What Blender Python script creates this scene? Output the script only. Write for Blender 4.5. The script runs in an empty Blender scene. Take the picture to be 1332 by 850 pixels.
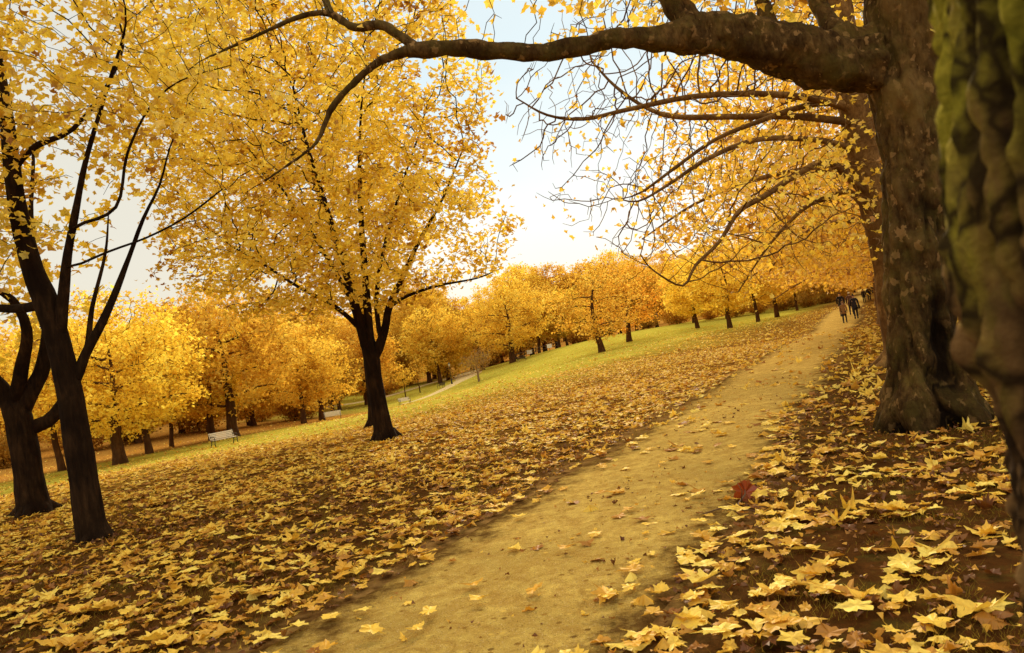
import bpy, math, random
import numpy as np
from mathutils import Vector, Matrix
R = math.radians
rng = np.random.default_rng(7)
random.seed(7)
sc = bpy.context.scene
COL = sc.collection

# ------------------------------------------------------------------ helpers
_perm = np.random.default_rng(3).permutation(256)
_perm = np.concatenate([_perm, _perm, _perm])
_grad = np.random.default_rng(4).normal(size=(256, 3))
_grad /= np.linalg.norm(_grad, axis=1)[:, None]

def perlin(P):
    P = np.asarray(P, float)
    i = np.floor(P).astype(int); f = P - i; i &= 255
    u = f*f*f*(f*(f*6-15)+10)
    out = np.zeros(len(P))
    for dx in (0, 1):
        for dy in (0, 1):
            for dz in (0, 1):
                h = _perm[_perm[_perm[(i[:, 0]+dx)] + i[:, 1]+dy] + i[:, 2]+dz] & 255
                g = _grad[h]
                d = (g*(f-np.array([dx, dy, dz]))).sum(1)
                w = (u[:, 0] if dx else 1-u[:, 0])*(u[:, 1] if dy else 1-u[:, 1])*(u[:, 2] if dz else 1-u[:, 2])
                out += d*w
    return out*1.5

def fbm(P, n=4):
    P = np.asarray(P, float); a = 1; s = np.zeros(len(P))
    for k in range(n):
        s += a*perlin(P*2**k+17.3*k); a *= .5
    return s

def sstep(a, b, x):
    t = np.clip((np.asarray(x, float)-a)/(b-a), 0, 1); return t*t*(3-2*t)

def mesh_np(name, V, loops, starts, smooth=True, mats=(), attrs=None, mat_idx=None):
    me = bpy.data.meshes.new(name)
    V = np.ascontiguousarray(V, np.float32)
    me.vertices.add(len(V)); me.vertices.foreach_set('co', V.ravel())
    loops = np.ascontiguousarray(loops, np.int32); starts = np.ascontiguousarray(starts, np.int32)
    me.loops.add(len(loops)); me.loops.foreach_set('vertex_index', loops)
    me.polygons.add(len(starts)); me.polygons.foreach_set('loop_start', starts)
    me.polygons.foreach_set('use_smooth', np.full(len(starts), smooth, bool))
    if mat_idx is not None:
        me.polygons.foreach_set('material_index', np.ascontiguousarray(mat_idx, np.int32))
    for m in mats: me.materials.append(m)
    for k, a in (attrs or {}).items():
        at = me.attributes.new(k, 'FLOAT', 'POINT'); at.data.foreach_set('value', np.ascontiguousarray(a, np.float32))
    me.update(calc_edges=True)
    return me

def link(name, me, parent=None):
    o = bpy.data.objects.new(name, me); COL.objects.link(o)
    if parent is not None: o.parent = parent
    return o

def tag(o, label=None, cat=None, group=None, kind=None):
    if label: o['label'] = label
    if cat: o['category'] = cat
    if group: o['group'] = group
    if kind: o['kind'] = kind
    return o

def empty(name, loc, rz=0, label=None, cat=None, group=None):
    o = bpy.data.objects.new(name, None); COL.objects.link(o)
    o.location = loc; o.rotation_euler = (0, 0, rz); o.empty_display_size = .3
    return tag(o, label, cat, group)

def copy_tree(o, parent=None):
    c = o.copy(); COL.objects.link(c)
    if parent is not None: c.parent = parent
    for ch in list(o.children): copy_tree(ch, c)
    return c

class MB:
    """collects simple shapes into one mesh"""
    def __init__(s): s.V = []; s.F = []
    def add(s, V, F):
        n = len(s.V); s.V += [tuple(v) for v in V]; s.F += [tuple(i+n for i in f) for f in F]
    def box(s, c, d, rot=None, bev=.0):
        hx, hy, hz = d[0]/2, d[1]/2, d[2]/2
        b = min(bev, hx*.6, hy*.6, hz*.6)
        if b <= 0:
            V = [(x, y, z) for x in (-hx, hx) for y in (-hy, hy) for z in (-hz, hz)]
            F = [(0, 1, 3, 2), (4, 6, 7, 5), (0, 4, 5, 1), (2, 3, 7, 6), (0, 2, 6, 4), (1, 5, 7, 3)]
        else:
            prof = [(-hx+b, -hy), (hx-b, -hy), (hx, -hy+b), (hx, hy-b), (hx-b, hy), (-hx+b, hy), (-hx, hy-b), (-hx, -hy+b)]
            V = [(x, y, z) for z in (-hz, hz) for x, y in prof]
            F = [tuple(range(7, -1, -1)), tuple(range(8, 16))] + [(i, (i+1) % 8, (i+1) % 8+8, i+8) for i in range(8)]
        M = rot or Matrix()
        s.add([M @ Vector(v) + Vector(c) for v in V], F)
    def tube(s, pts, rad, n=8):
        pts = [Vector(p) for p in pts]
        if not hasattr(rad, '__len__'): rad = [rad]*len(pts)
        V = []; F = []
        for i, p in enumerate(pts):
            t = (pts[min(i+1, len(pts)-1)]-pts[max(i-1, 0)]).normalized()
            a = t.orthogonal().normalized() if i == 0 else (a - t*a.dot(t)).normalized()
            b = t.cross(a)
            for k in range(n):
                q = 2*math.pi*k/n
                V.append(p+(a*math.cos(q)+b*math.sin(q))*rad[i])
        for i in range(len(pts)-1):
            for k in range(n):
                F.append((i*n+k, i*n+(k+1) % n, (i+1)*n+(k+1) % n, (i+1)*n+k))
        F.append(tuple(range(n-1, -1, -1))); F.append(tuple(range((len(pts)-1)*n, len(pts)*n)))
        s.add(V, F)
    def build(s, name, mat, parent=None, smooth=False):
        me = bpy.data.meshes.new(name); me.from_pydata(s.V, [], s.F); me.materials.append(mat)
        if smooth: me.polygons.foreach_set('use_smooth', np.ones(len(me.polygons), bool))
        me.update(); return link(name, me, parent)

# ------------------------------------------------------------------ node helpers
def new_mat(name):
    m = bpy.data.materials.new(name); m.use_nodes = True
    nt = m.node_tree; nt.nodes.clear()
    return m, nt, nt.nodes.new('ShaderNodeOutputMaterial')
def N(nt, t, **kw):
    n = nt.nodes.new('ShaderNode'+t)
    for k, v in kw.items():
        if k.startswith('i_'): n.inputs[k[2:].replace('_', ' ')].default_value = v
        else: setattr(n, k, v)
    return n
def ramp(nt, fac, stops, interp='LINEAR'):
    n = nt.nodes.new('ShaderNodeValToRGB'); e = n.color_ramp.elements; n.color_ramp.interpolation = interp
    while len(e) < len(stops): e.new(.5)
    for i, (p, c) in enumerate(stops):
        e[i].position = p; e[i].color = (c[0], c[1], c[2], 1) if hasattr(c, '__len__') else (c, c, c, 1)
    nt.links.new(fac, n.inputs[0]); return n.outputs[0]
def mix(nt, fac, a, b, blend='MIX'):
    n = nt.nodes.new('ShaderNodeMix'); n.data_type = 'RGBA'; n.blend_type = blend
    for s, v in ((n.inputs[0], fac), (n.inputs[6], a), (n.inputs[7], b)):
        if hasattr(v, 'is_linked'): nt.links.new(v, s)
        elif hasattr(v, '__len__'): s.default_value = (v[0], v[1], v[2], 1)
        else: s.default_value = v
    return n.outputs[2]
def math_n(nt, op, a, b=0., clamp=False):
    n = nt.nodes.new('ShaderNodeMath'); n.operation = op; n.use_clamp = clamp
    for s, v in zip(n.inputs, (a, b)):
        if hasattr(v, 'is_linked'): nt.links.new(v, s)
        else: s.default_value = v
    return n.outputs[0]
def noise(nt, vec, scale, detail=4, rough=.55, dist=0.):
    n = N(nt, 'TexNoise'); n.inputs['Scale'].default_value = scale; n.inputs['Detail'].default_value = detail
    n.inputs['Roughness'].default_value = rough; n.inputs['Distortion'].default_value = dist
    if vec is not None: nt.links.new(vec, n.inputs['Vector'])
    return n.outputs[0]
def voro(nt, vec, scale, feat='F1', out=0):
    n = N(nt, 'TexVoronoi'); n.feature = feat; n.inputs['Scale'].default_value = scale
    if vec is not None: nt.links.new(vec, n.inputs['Vector'])
    return n.outputs[out]
def attr(nt, name, out='Fac'):
    n = N(nt, 'Attribute'); n.attribute_name = name; return n.outputs[out]
def bump(nt, h, strength=.5, dist=.02):
    n = N(nt, 'Bump'); n.inputs['Strength'].default_value = strength; n.inputs['Distance'].default_value = dist
    nt.links.new(h, n.inputs['Height']); return n.outputs[0]
def stretch(nt, vec, s):
    n = N(nt, 'Mapping'); n.inputs['Scale'].default_value = s; nt.links.new(vec, n.inputs['Vector']); return n.outputs[0]
def princ(nt, out, col, rough=.8, nrm=None, spec=.3, metal=0.):
    p = N(nt, 'BsdfPrincipled'); p.inputs['Roughness'].default_value = rough
    p.inputs['Specular IOR Level'].default_value = spec; p.inputs['Metallic'].default_value = metal
    if hasattr(col, 'is_linked'): nt.links.new(col, p.inputs['Base Color'])
    else: p.inputs['Base Color'].default_value = (*col, 1)
    if nrm is not None: nt.links.new(nrm, p.inputs['Normal'])
    nt.links.new(p.outputs[0], out.inputs[0]); return p

def leaf_mat(name, stops, transl=.45, gloss=.05):
    m, nt, out = new_mat(name)
    c = ramp(nt, attr(nt, 'tint'), stops)
    oi = N(nt, 'ObjectInfo')
    c = mix(nt, 1., c, oi.outputs['Color'], 'MULTIPLY')
    geo = N(nt, 'NewGeometry')
    v = noise(nt, geo.outputs['Position'], 22., 3)
    c = mix(nt, ramp(nt, v, [(.45, 0.), (.75, .5)]), c, (.30, .14, .02), 'MIX')
    d = N(nt, 'BsdfDiffuse'); t = N(nt, 'BsdfTranslucent'); g = N(nt, 'BsdfGlossy'); g.inputs['Roughness'].default_value = .45
    nt.links.new(c, d.inputs[0])
    ct = mix(nt, 1., c, (1.08, 1.0, .8), 'MULTIPLY'); nt.links.new(ct, t.inputs[0])
    a = N(nt, 'MixShader'); a.inputs[0].default_value = transl
    nt.links.new(d.outputs[0], a.inputs[1]); nt.links.new(t.outputs[0], a.inputs[2])
    b = N(nt, 'MixShader'); b.inputs[0].default_value = gloss
    nt.links.new(a.outputs[0], b.inputs[1]); nt.links.new(g.outputs[0], b.inputs[2])
    nt.links.new(b.outputs[0], out.inputs[0]); return m

def bark_mat(name, dark, mid, light, scale=1., vert=.25, strength=.8, moss=None, flake=None, cav=False):
    m, nt, out = new_mat(name)
    tc = N(nt, 'TexCoord').outputs['Object']
    v = stretch(nt, tc, (scale, scale, scale*vert))
    n1 = noise(nt, v, 14., 8, .65, .4); n2 = noise(nt, tc, 2.2*scale, 4)
    vo = voro(nt, v, 9.)
    c = ramp(nt, n1, [(.3, dark), (.52, mid), (.75, light)])
    c = mix(nt, ramp(nt, n2, [(.35, .1), (.62, .85)]), c, dark)
    if flake:
        f = ramp(nt, noise(nt, stretch(nt, tc, (1, 1, .7)), 9.*scale, 3, .55, .1), [(.60, 0.), (.64, 1.)])
        c = mix(nt, math_n(nt, 'MULTIPLY', f, .75), c, flake)
    if moss:
        g = ramp(nt, noise(nt, tc, 3.*scale, 6, .7), [(.45, 0.), (.62, 1.)])
        c = mix(nt, math_n(nt, 'MULTIPLY', g, .6), c, moss)
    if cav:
        cv = attr(nt, 'cav'); c = mix(nt, ramp(nt, cv, [(.22, .96), (.5, .0)]), c, (.006, .003, .0015)); c = mix(nt, ramp(nt, cv, [(.55, .0), (.85, .5)]), c, light)  # shade in the hollows painted near black, ridges painted lighter
    h = math_n(nt, 'ADD', math_n(nt, 'MULTIPLY', n1, .8), math_n(nt, 'MULTIPLY', vo, .5))
    princ(nt, out, c, .9, bump(nt, h, strength, .05), .05); return m

def flat_mat(name, col, rough=.7, var=.25, scale=12., metal=0.):
    m, nt, out = new_mat(name)
    tc = N(nt, 'TexCoord').outputs['Object']
    n = noise(nt, tc, scale, 5)
    c = ramp(nt, n, [(.3, tuple(x*(1-var) for x in col)), (.7, tuple(min(1, x*(1+var)) for x in col))])
    princ(nt, out, c, rough, bump(nt, n, .2, .005), .3, metal); return m

# ------------------------------------------------------------------ the lie of the land
A0 = R(24.3); TS = (math.sin(A0), math.cos(A0))
def sq(X, Y): return X*TS[0]+Y*TS[1], X*TS[1]-Y*TS[0]
def xy(s, q): return s*TS[0]+q*TS[1], s*TS[1]-q*TS[0]
_cp = [(-20.8,41,-.95),(-26.1,45,-1.2),(-23.4,49.8,-1.25),(-24.2,55,-1.4),(-22.5,57.8,-1.4),(-20.5,56.4,-1.3),(-27.5,80.4,-1.85),
 (-19.8,72.3,-1.94),(-19,75.6,-2.06),(-23,97.3,-2.5),(-22.7,117.8,-1.9),(-15.45,41.2,-.98),(-15.2,64.2,-1.84),(-12.7,87.1,-2.31),
 (-10.8,109.5,-2.3),(-9.3,109.6,-2.55),(-12.3,124.4,-1.85),(-15,104,-2),(-13.7,109.1,-2),(-4.86,94.9,-1.45),(-5.72,129.9,-1.43),
 (-.7,120,.7),(.65,112,.6),(4,140,.9),(9,139.7,.4),(8.4,79.6,.16),(13.3,94.1,0),(23.3,102.4,.45),(20.7,77.3,.45),(27.6,90.9,.46),
 (32.7,99.8,.54),(40,113.1,.6),(23.9,56.1,-.1),(22.2,53.6,-.07),(43.4,98.9,.75),(58,127.4,1.6),(71,154.4,2.4),(15.7,37.1,0),(10,32.3,0),
 (-5,26.5,-.24),(-22,33.4,-.89),(-11.7,91.3,-2.5),(-8.5,117.7,-2.2),(-10.6,139.6,-1.7),(-15,139,-1.6),(-19,113,-2),(-6,45,-.5),(0,60,-.5),(4,45,-.1)]
for _a in range(-70, 80, 10):
    for _d in (2.5, 4, 6, 8, 11, 15, 19, 23): _cp.append((_d*math.sin(R(_a)), _d*math.cos(R(_a)), 0))
for _a in (35, 45, 55, 65):
    for _d in (32, 45, 70, 100): _cp.append((_d*math.sin(R(_a)), _d*math.cos(R(_a)), .3))
for _a in (-40, -50, -60):
    for _d in (35, 48, 70): _cp.append((_d*math.sin(R(_a)), _d*math.cos(R(_a)), -1.0))
_cp = np.array(_cp)
def _feat(X, Y):
    d = np.maximum(np.hypot(X, Y), 1.5)
    return np.stack([np.arctan2(X, Y)/.2, np.log(d)/.3], 1)
_F = _feat(_cp[:, 0], _cp[:, 1])
def _K(A, B): return np.exp(-.5*((A[:, None, :]-B[None])**2).sum(2))
_W = np.linalg.solve(_K(_F, _F)+.04*np.eye(len(_F)), _cp[:, 2])
def height(X, Y):
    X = np.atleast_1d(np.asarray(X, float)); Y = np.atleast_1d(np.asarray(Y, float))
    z = np.empty(len(X))
    for i in range(0, len(X), 20000):
        z[i:i+20000] = _K(_feat(X[i:i+20000], Y[i:i+20000]), _F) @ _W
    d = np.hypot(X, Y)
    return z + .03*np.maximum(d-170, 0)*np.exp(-np.maximum(d-400, 0)/300)
def hz(x, y): return float(height([x], [y])[0])

# ------------------------------------------------------------------ leaves
def leaf_template(half, c=(0, .42)):
    pts = [(0., 0.)]+half+[(0., 1.)]
    ring = pts + [(-x, y) for x, y in reversed(half)]
    V = [c]+ring; n = len(ring)
    F = [(0, 1+i, 1+(i+1) % n) for i in range(n)]
    return np.array([(x, y, 0) for x, y in V]), np.array(F)
LEAF_HI = leaf_template([(.012, -.42), (.02, -.06), (.14, -.08), (.24, -.04), (.42, -.10), (.40, .06), (.33, .17), (.44, .22), (.50, .36), (.66, .52), (.49, .56), (.44, .66), (.30, .62), (.28, .74), (.14, .82)])
LEAF_TRI = leaf_template([(.010, -.36), (.02, -.04), (.16, -.05), (.30, .06), (.36, .20), (.40, .34), (.58, .44), (.68, .60), (.46, .62), (.34, .70), (.22, .80), (.12, .92)])
LEAF_OLD = leaf_template([(.02, -.12), (.20, -.02), (.25, .10), (.38, .22), (.30, .34), (.50, .50), (.36, .60), (.38, .70), (.16, .66), (.20, .82)])
LEAF_MID = leaf_template([(.34, -.04), (.31, .20), (.56, .52), (.27, .62), (.15, .82)])
LEAF_LO = (np.array([(0, 0, 0), (.42, .30, .0), (.0, 1, 0), (-.42, .30, .0), (.0, .4, .12)]), np.array([(0, 1, 4), (1, 2, 4), (2, 3, 4), (3, 0, 4)]))
LEAF_QUAD = (np.array([(0, 0, .0), (.48, .42, .10), (.05, 1, 0), (-.48, .55, .08)]), np.array([(0, 1, 2), (0, 2, 3)]))

def leaves_geo(P, nrm, size, tmpl, curl=.25, g=rng):
    """P (n,3) centres, nrm (n,3) leaf normals; returns verts, tri loops"""
    T, F = tmpl; n = len(P)
    nrm = nrm/np.linalg.norm(nrm, axis=1)[:, None]
    a = g.normal(size=(n, 3)); a -= nrm*(a*nrm).sum(1)[:, None]; a /= np.linalg.norm(a, axis=1)[:, None]
    b = np.cross(nrm, a)
    x = T[:, 0]; y = T[:, 1]-.42
    c1 = g.normal(.15, 1, (n, 1))*curl; c2 = g.normal(.1, 1, (n, 1))*curl; c3 = g.normal(0, 1, (n, 1))*curl*.8; c4 = g.normal(0, 1, (n, 1))*curl*1.2
    hv = np.minimum(np.exp(g.normal(0, .5, (n, 1))), 2.0); c1 = c1*hv; c2 = c2*hv; c4 = c4*hv
    z = T[:, 2] + c1*np.abs(x)[None]*1.1 + c2*(y*y)[None]*1.6 + c3*(x*y)[None]*1.6 + c4*(x*x)[None]*1.5
    if len(T) > 12: z = z + g.normal(0, .16, (n, len(T)))*curl
    wob = 1+g.normal(0, .10, (n, len(T)))
    X = x[None]*wob*g.uniform(.65, 1.15, (n, 1)); Yv = y[None]*wob+g.normal(0, .18, (n, 1))*x[None]
    V = P[:, None, :] + size[:, None, None]*(X[..., None]*b[:, None, :] + Yv[..., None]*a[:, None, :] + z[..., None]*nrm[:, None, :])
    L = (F[None]+(np.arange(n)*len(T))[:, None, None]).reshape(-1)
    return V.reshape(-1, 3), L

def leaves_mesh(name, P, nrm, size, tmpl, tint, mat, curl=.25, g=rng):
    V, L = leaves_geo(P, nrm, size, tmpl, curl, g)
    return mesh_np(name, V, L, np.arange(0, len(L), 3), False, [mat], {'tint': np.repeat(tint, len(tmpl[0]))})

# ------------------------------------------------------------------ trees
def catmull(pts, step):
    """pts rows (x,y,z,r) -> smooth resampled rows"""
    P = np.array(pts, float); P = np.vstack([2*P[0]-P[1], P, 2*P[-1]-P[-2]])
    out = []
    for i in range(1, len(P)-2):
        m = max(1, int(math.ceil(np.linalg.norm(P[i+1, :3]-P[i, :3])/step)))
        for k in range(m):
            t = k/m; p0, p1, p2, p3 = P[i-1:i+3]
            out.append(.5*((2*p1)+(-p0+p2)*t+(2*p0-5*p1+4*p2-p3)*t*t+(-p0+3*p1-3*p2+p3)*t**3))
    out.append(P[-2]); out = np.array(out); out[:, 3] = np.maximum(out[:, 3], .004)
    return out

def tube_np(P, r, n, disp=None):
    m = len(P); T = np.gradient(P, axis=0); T /= np.linalg.norm(T, axis=1)[:, None]+1e-9
    a = np.cross(T[0], (0, 0, 1.)) if abs(T[0, 2]) < .9 else np.cross(T[0], (0, 1., 0))
    Aa = np.empty_like(P)
    for i in range(m):
        a = a-T[i]*a.dot(T[i]); a /= np.linalg.norm(a)+1e-9; Aa[i] = a
    B = np.cross(T, Aa)
    q = np.linspace(0, 2*np.pi, n, endpoint=False)
    dirs = Aa[:, None, :]*np.cos(q)[None, :, None]+B[:, None, :]*np.sin(q)[None, :, None]
    rr = np.repeat(r[:, None], n, 1)
    V = P[:, None, :]+dirs*rr[..., None]
    if disp is not None:
        dd = disp(V.reshape(-1, 3), dirs.reshape(-1, 3), rr.ravel()).reshape(m, n)
        V = V+dirs*dd[..., None]
    i = np.arange(m-1)[:, None]*n; k = np.arange(n)[None]; k2 = (k+1) % n
    F = np.stack([i+k, i+k2, i+n+k2, i+n+k], -1).reshape(-1, 4)
    return V.reshape(-1, 3), F

class Wood:
    def __init__(s): s.V = []; s.F = []; s.n = 0
    def add(s, V, F): s.V.append(V); s.F.append(F+s.n); s.n += len(V)
    def build(s, name, mat, parent=None, attrs=None):
        V = np.vstack(s.V); F = np.vstack(s.F)
        me = mesh_np(name, V, F.ravel(), np.arange(0, F.size, 4), True, [mat], attrs)
        return link(name, me, parent)

def bark_disp(amp, fs=3., vs=.5):
    def f(V, D, r):
        Q = V*np.array([fs, fs, fs*vs])
        return r*amp*(fbm(Q, 3)) + np.minimum(r, .3)*amp*.5*perlin(V*np.array([fs*5, fs*5, fs*1.2]))
    return f

def grow(seeds, attract, D, kill, infl, bias=(0, 0, 0), iters=90, jitter=.25, g=rng):
    """seeds: list of (rows (x,y,z,r), parent index or None for the row's first node). Space colonisation from those."""
    pos = []; par = []; rad = []
    for rows, p in seeds:
        for row in rows:
            pos.append(row[:3]); par.append(-1 if p is None else p); rad.append(row[3]); p = len(pos)-1
    n0 = len(pos)
    cap = n0+20000; PP = np.zeros((cap, 3)); PP[:n0] = pos; n = n0
    A = np.array(attract); nd = np.full(len(A), 1e9); ni = np.zeros(len(A), int)
    def upd(lo, hi):
        nonlocal nd, ni
        for c in range(lo, hi, 400):
            e = min(hi, c+400)
            d = np.linalg.norm(A[:, None]-PP[None, c:e], axis=2); j = d.argmin(1); dm = d[np.arange(len(A)), j]
            b = dm < nd; nd[b] = dm[b]; ni[b] = j[b]+c
    upd(0, n0)
    kids = {}
    bias = np.array(bias, float)
    for it in range(iters):
        keep = nd > kill
        A = A[keep]; nd = nd[keep]; ni = ni[keep]
        act = nd < infl
        if len(A) == 0 or not act.any():
            break
        v = A[act]-PP[ni[act]]; v /= np.linalg.norm(v, axis=1)[:, None]+1e-9
        u, inv = np.unique(ni[act], return_inverse=True)
        S = np.zeros((len(u), 3)); np.add.at(S, inv, v)
        S /= np.linalg.norm(S, axis=1)[:, None]+1e-9
        S += bias + g.normal(0, jitter, S.shape); S /= np.linalg.norm(S, axis=1)[:, None]+1e-9
        lo = n
        for k, i in enumerate(u):
            q = PP[i]+S[k]*D
            ks = kids.setdefault(int(i), [])
            if len(ks) >= 3 or any(np.linalg.norm(q-PP[c]) < D*.35 for c in ks): continue
            if n >= cap: break
            PP[n] = q; par.append(int(i)); rad.append(0.); ks.append(n); n += 1
        if n == lo: break
        upd(lo, n)
    return PP[:n].copy(), np.array(par), np.array(rad), n0

def radii(par, rad, n0, rtip, expo):
    n = len(par); acc = np.zeros(n); r = np.array(rad)
    for i in range(n-1, -1, -1):
        if i >= n0:
            r[i] = max(rtip, acc[i]**(1/expo)) if acc[i] > 0 else rtip
        if par[i] >= 0: acc[par[i]] += r[i]**expo
    for i in range(n0, n):
        r[i] = min(r[i], max(rtip, .78*r[par[i]] if par[i] < n0 else r[par[i]]))
    return r

def skin_tree(P, par, r, wood, disp=None, maxn=14, rmin=0., skip=0):
    n = len(P); ch = [[] for _ in range(n)]
    for i in range(n):
        if par[i] >= 0: ch[par[i]].append(i)
    roots = [i for i in range(n) if par[i] < 0]
    stack = [(i, None) for i in roots]
    while stack:
        i, pr = stack.pop()
        idx = [i] if pr is None else [pr, i]
        cur = i
        while ch[cur]:
            best = max(ch[cur], key=lambda c: r[c]*(1.0+.0001*(c < skip)))
            for c in ch[cur]:
                if c != best: stack.append((c, cur))
            idx.append(best); cur = best
        idx = np.array(idx)
        if len(idx) < 2: continue
        rr = r[idx].copy()
        if pr is not None: rr[0] = rr[1]
        rr[-1] *= .6
        mx = rr.max()
        if mx < rmin: continue
        k = maxn if mx > .1 else 8 if mx > .035 else 5 if mx > .012 else 3
        V, F = tube_np(P[idx], rr, k, disp if mx > .05 else None)
        wood.add(V, F)

def ellipsoid_pts(n, c, rad, lo=0., g=rng, zmin=None, pw=.45):
    v = g.normal(size=(n*2, 3)); v /= np.linalg.norm(v, axis=1)[:, None]
    v *= (g.uniform(lo, 1, len(v))**pw)[:, None]
    v = v*np.array(rad)+np.array(c)
    if zmin is not None: v = v[v[:, 2] > zmin]
    return v[:n]

def foliage(P, r, per, rthin, spread, size, g=rng, up=.6, drop=.1, sel=1., n0=0, freq=.8, gap=.32):
    """leaf positions around thin twigs"""
    thin = np.where((r < rthin) & (np.arange(len(r)) >= n0))[0]
    w = perlin(P[thin]*freq+3.7); thin = thin[w > -gap]
    if sel < 1: thin = thin[g.random(len(thin)) < sel]
    k = g.poisson(per, len(thin)); src = np.repeat(thin, k)
    cl = g.random(len(P))
    Q = P[src]+g.normal(0, 1, (len(src), 3))*np.array([spread, spread, spread*.55])-np.array([0, 0, drop])
    nr = g.normal(0, 1, (len(src), 3)); nr[:, 2] = np.abs(nr[:, 2])+up
    s = size*g.uniform(.6, 1.2, len(src))
    t = np.clip(.4*cl[src]+.6*g.random(len(src))+.55*perlin(Q*freq*.9+11.), 0, 1)
    return Q, nr, s, t

# ------------------------------------------------------------------ materials
M = {}
M['leaf_maple'] = leaf_mat('maple leaves', [(0, (.36, .16, .012)), (.2, (.76, .52, .05)), (.6, (.93, .75, .09)), (1, (.95, .83, .17))], .6)
M['leaf_plane'] = leaf_mat('plane leaves', [(0, (.38, .17, .014)), (.25, (.74, .48, .05)), (.65, (.92, .70, .09)), (1, (.95, .80, .17))], .6)
M['leaf_far'] = leaf_mat('far leaves', [(0, (.46, .25, .03)), (.3, (.78, .54, .08)), (.65, (.93, .74, .13)), (1, (.95, .84, .22))], .55, .0)  # paler than the near leaves: distance haze put into the colour
M['leaf_fallen'] = leaf_mat('fallen leaves', [(0, (.13, .040, .008)), (.15, (.34, .13, .016)), (.34, (.62, .31, .03)), (.6, (.84, .55, .065)), (1, (.93, .74, .16))], .25, .03)
M['leaf_red'] = leaf_mat('red leaf', [(0, (.22, .035, .008)), (1, (.30, .05, .01))], .3)
M['bark_maple'] = bark_mat('maple bark', (.010, .005, .003), (.036, .018, .008), (.085, .043, .018), 1., .2)
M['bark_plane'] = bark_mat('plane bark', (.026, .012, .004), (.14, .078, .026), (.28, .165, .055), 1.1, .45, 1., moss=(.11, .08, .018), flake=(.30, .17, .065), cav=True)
M['bark_limb'] = bark_mat('limb bark', (.09, .042, .014), (.26, .14, .045), (.42, .25, .085), 1., .6, .6)
M['bark_far'] = bark_mat('far bark', (.05, .022, .009), (.11, .05, .018), (.18, .09, .032), .6, .25)  # lighter than the near bark, with haze painted into the base tones
M['twig'] = flat_mat('twig', (.12, .06, .028), .8)
M['wood_pale'] = flat_mat('pale bench wood', (.62, .52, .38), .6, .15)  # sky reflected on the seats is put into this pale colour
M['iron'] = flat_mat('dark cast iron', (.018, .014, .011), .5, .3, 30)
M['rail'] = flat_mat('dark rail wood', (.05, .028, .014), .8)
M['white'] = flat_mat('white enamel', (.8, .76, .66), .5, .06)
M['lantern'] = flat_mat('lantern glass', (.55, .5, .36), .2, .08)

# ground
def ground_mat():
    m, nt, out = new_mat('park ground')
    P = N(nt, 'NewGeometry').outputs['Position']
    nA = noise(nt, P, .55, 5); nB = noise(nt, P, 5., 6, .6); nC = noise(nt, P, 38., 8, .75)
    soil = ramp(nt, nB, [(.3, (.032, .012, .004)), (.55, (.088, .034, .009)), (.75, (.17, .075, .02))])
    soil = mix(nt, ramp(nt, nC, [(.38, .95), (.6, 0.)]), soil, (.06, .026, .008))
    moss = ramp(nt, noise(nt, P, 3.2, 5, .7), [(.5, 0.), (.62, 1.)])
    soil = mix(nt, math_n(nt, 'MULTIPLY', moss, .5), soil, (.075, .06, .013))
    # litter seen from afar : little leaf cells
    vc = voro(nt, P, 7., 'F1', 1); vd = voro(nt, P, 7., 'F1', 0)
    vcol = N(nt, 'SeparateColor'); nt.links.new(vc, vcol.inputs[0])
    lit = ramp(nt, vcol.outputs[0], [(0, (.10, .035, .008)), (.25, (.30, .13, .02)), (.55, (.56, .31, .045)), (1, (.74, .48, .09))], 'CONSTANT')
    lit = mix(nt, ramp(nt, vd, [(.05, 0.), (.14, 1.)]), lit, mix(nt, .6, lit, (.06, .025, .008)))
    brown = ramp(nt, nB, [(.3, (.22, .10, .022)), (.6, (.40, .20, .04)), (.8, (.52, .29, .06))])
    grass = ramp(nt, nC, [(.3, (.15, .125, .012)), (.55, (.31, .25, .025)), (.8, (.50, .40, .05))])
    grass = mix(nt, ramp(nt, nA, [(.35, .0), (.7, .8)]), grass, (.36, .33, .045))
    yleaf = ramp(nt, vcol.outputs[1], [(0, 0.), (.62, 0.), (.64, 1.)], 'CONSTANT')
    thin = ramp(nt, voro(nt, P, 7., 'F1', 0), [(.05, 1.), (.12, 0.)])
    grass = mix(nt, math_n(nt, 'MULTIPLY', yleaf, math_n(nt, 'ADD', math_n(nt, 'MULTIPLY', thin, .6), .25)), grass, (.74, .60, .14))
    c = mix(nt, attr(nt, 'litter'), soil, lit)
    c = mix(nt, attr(nt, 'wood'), c, brown)
    edge = math_n(nt, 'MULTIPLY', math_n(nt, 'SUBTRACT', noise(nt, P, .35, 6, .65), .5), 1.6)
    lawn = math_n(nt, 'ADD', attr(nt, 'lawn'), math_n(nt, 'MULTIPLY', edge, math_n(nt, 'MULTIPLY', attr(nt, 'lawn'), 1.)))
    lawn = math_n(nt, 'MULTIPLY', lawn, 1., True)
    c = mix(nt, lawn, c, grass)
    sand = math_n(nt, 'MULTIPLY', attr(nt, 'sand'), ramp(nt, nB, [(.35, 0.), (.6, 1.)]))
    c = mix(nt, sand, c, (.30, .175, .06))
    h = math_n(nt, 'ADD', math_n(nt, 'MULTIPLY', nB, .6), nC)
    princ(nt, out, c, .95, bump(nt, h, .8, .03), .0); return m
M['ground'] = ground_mat()

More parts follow.
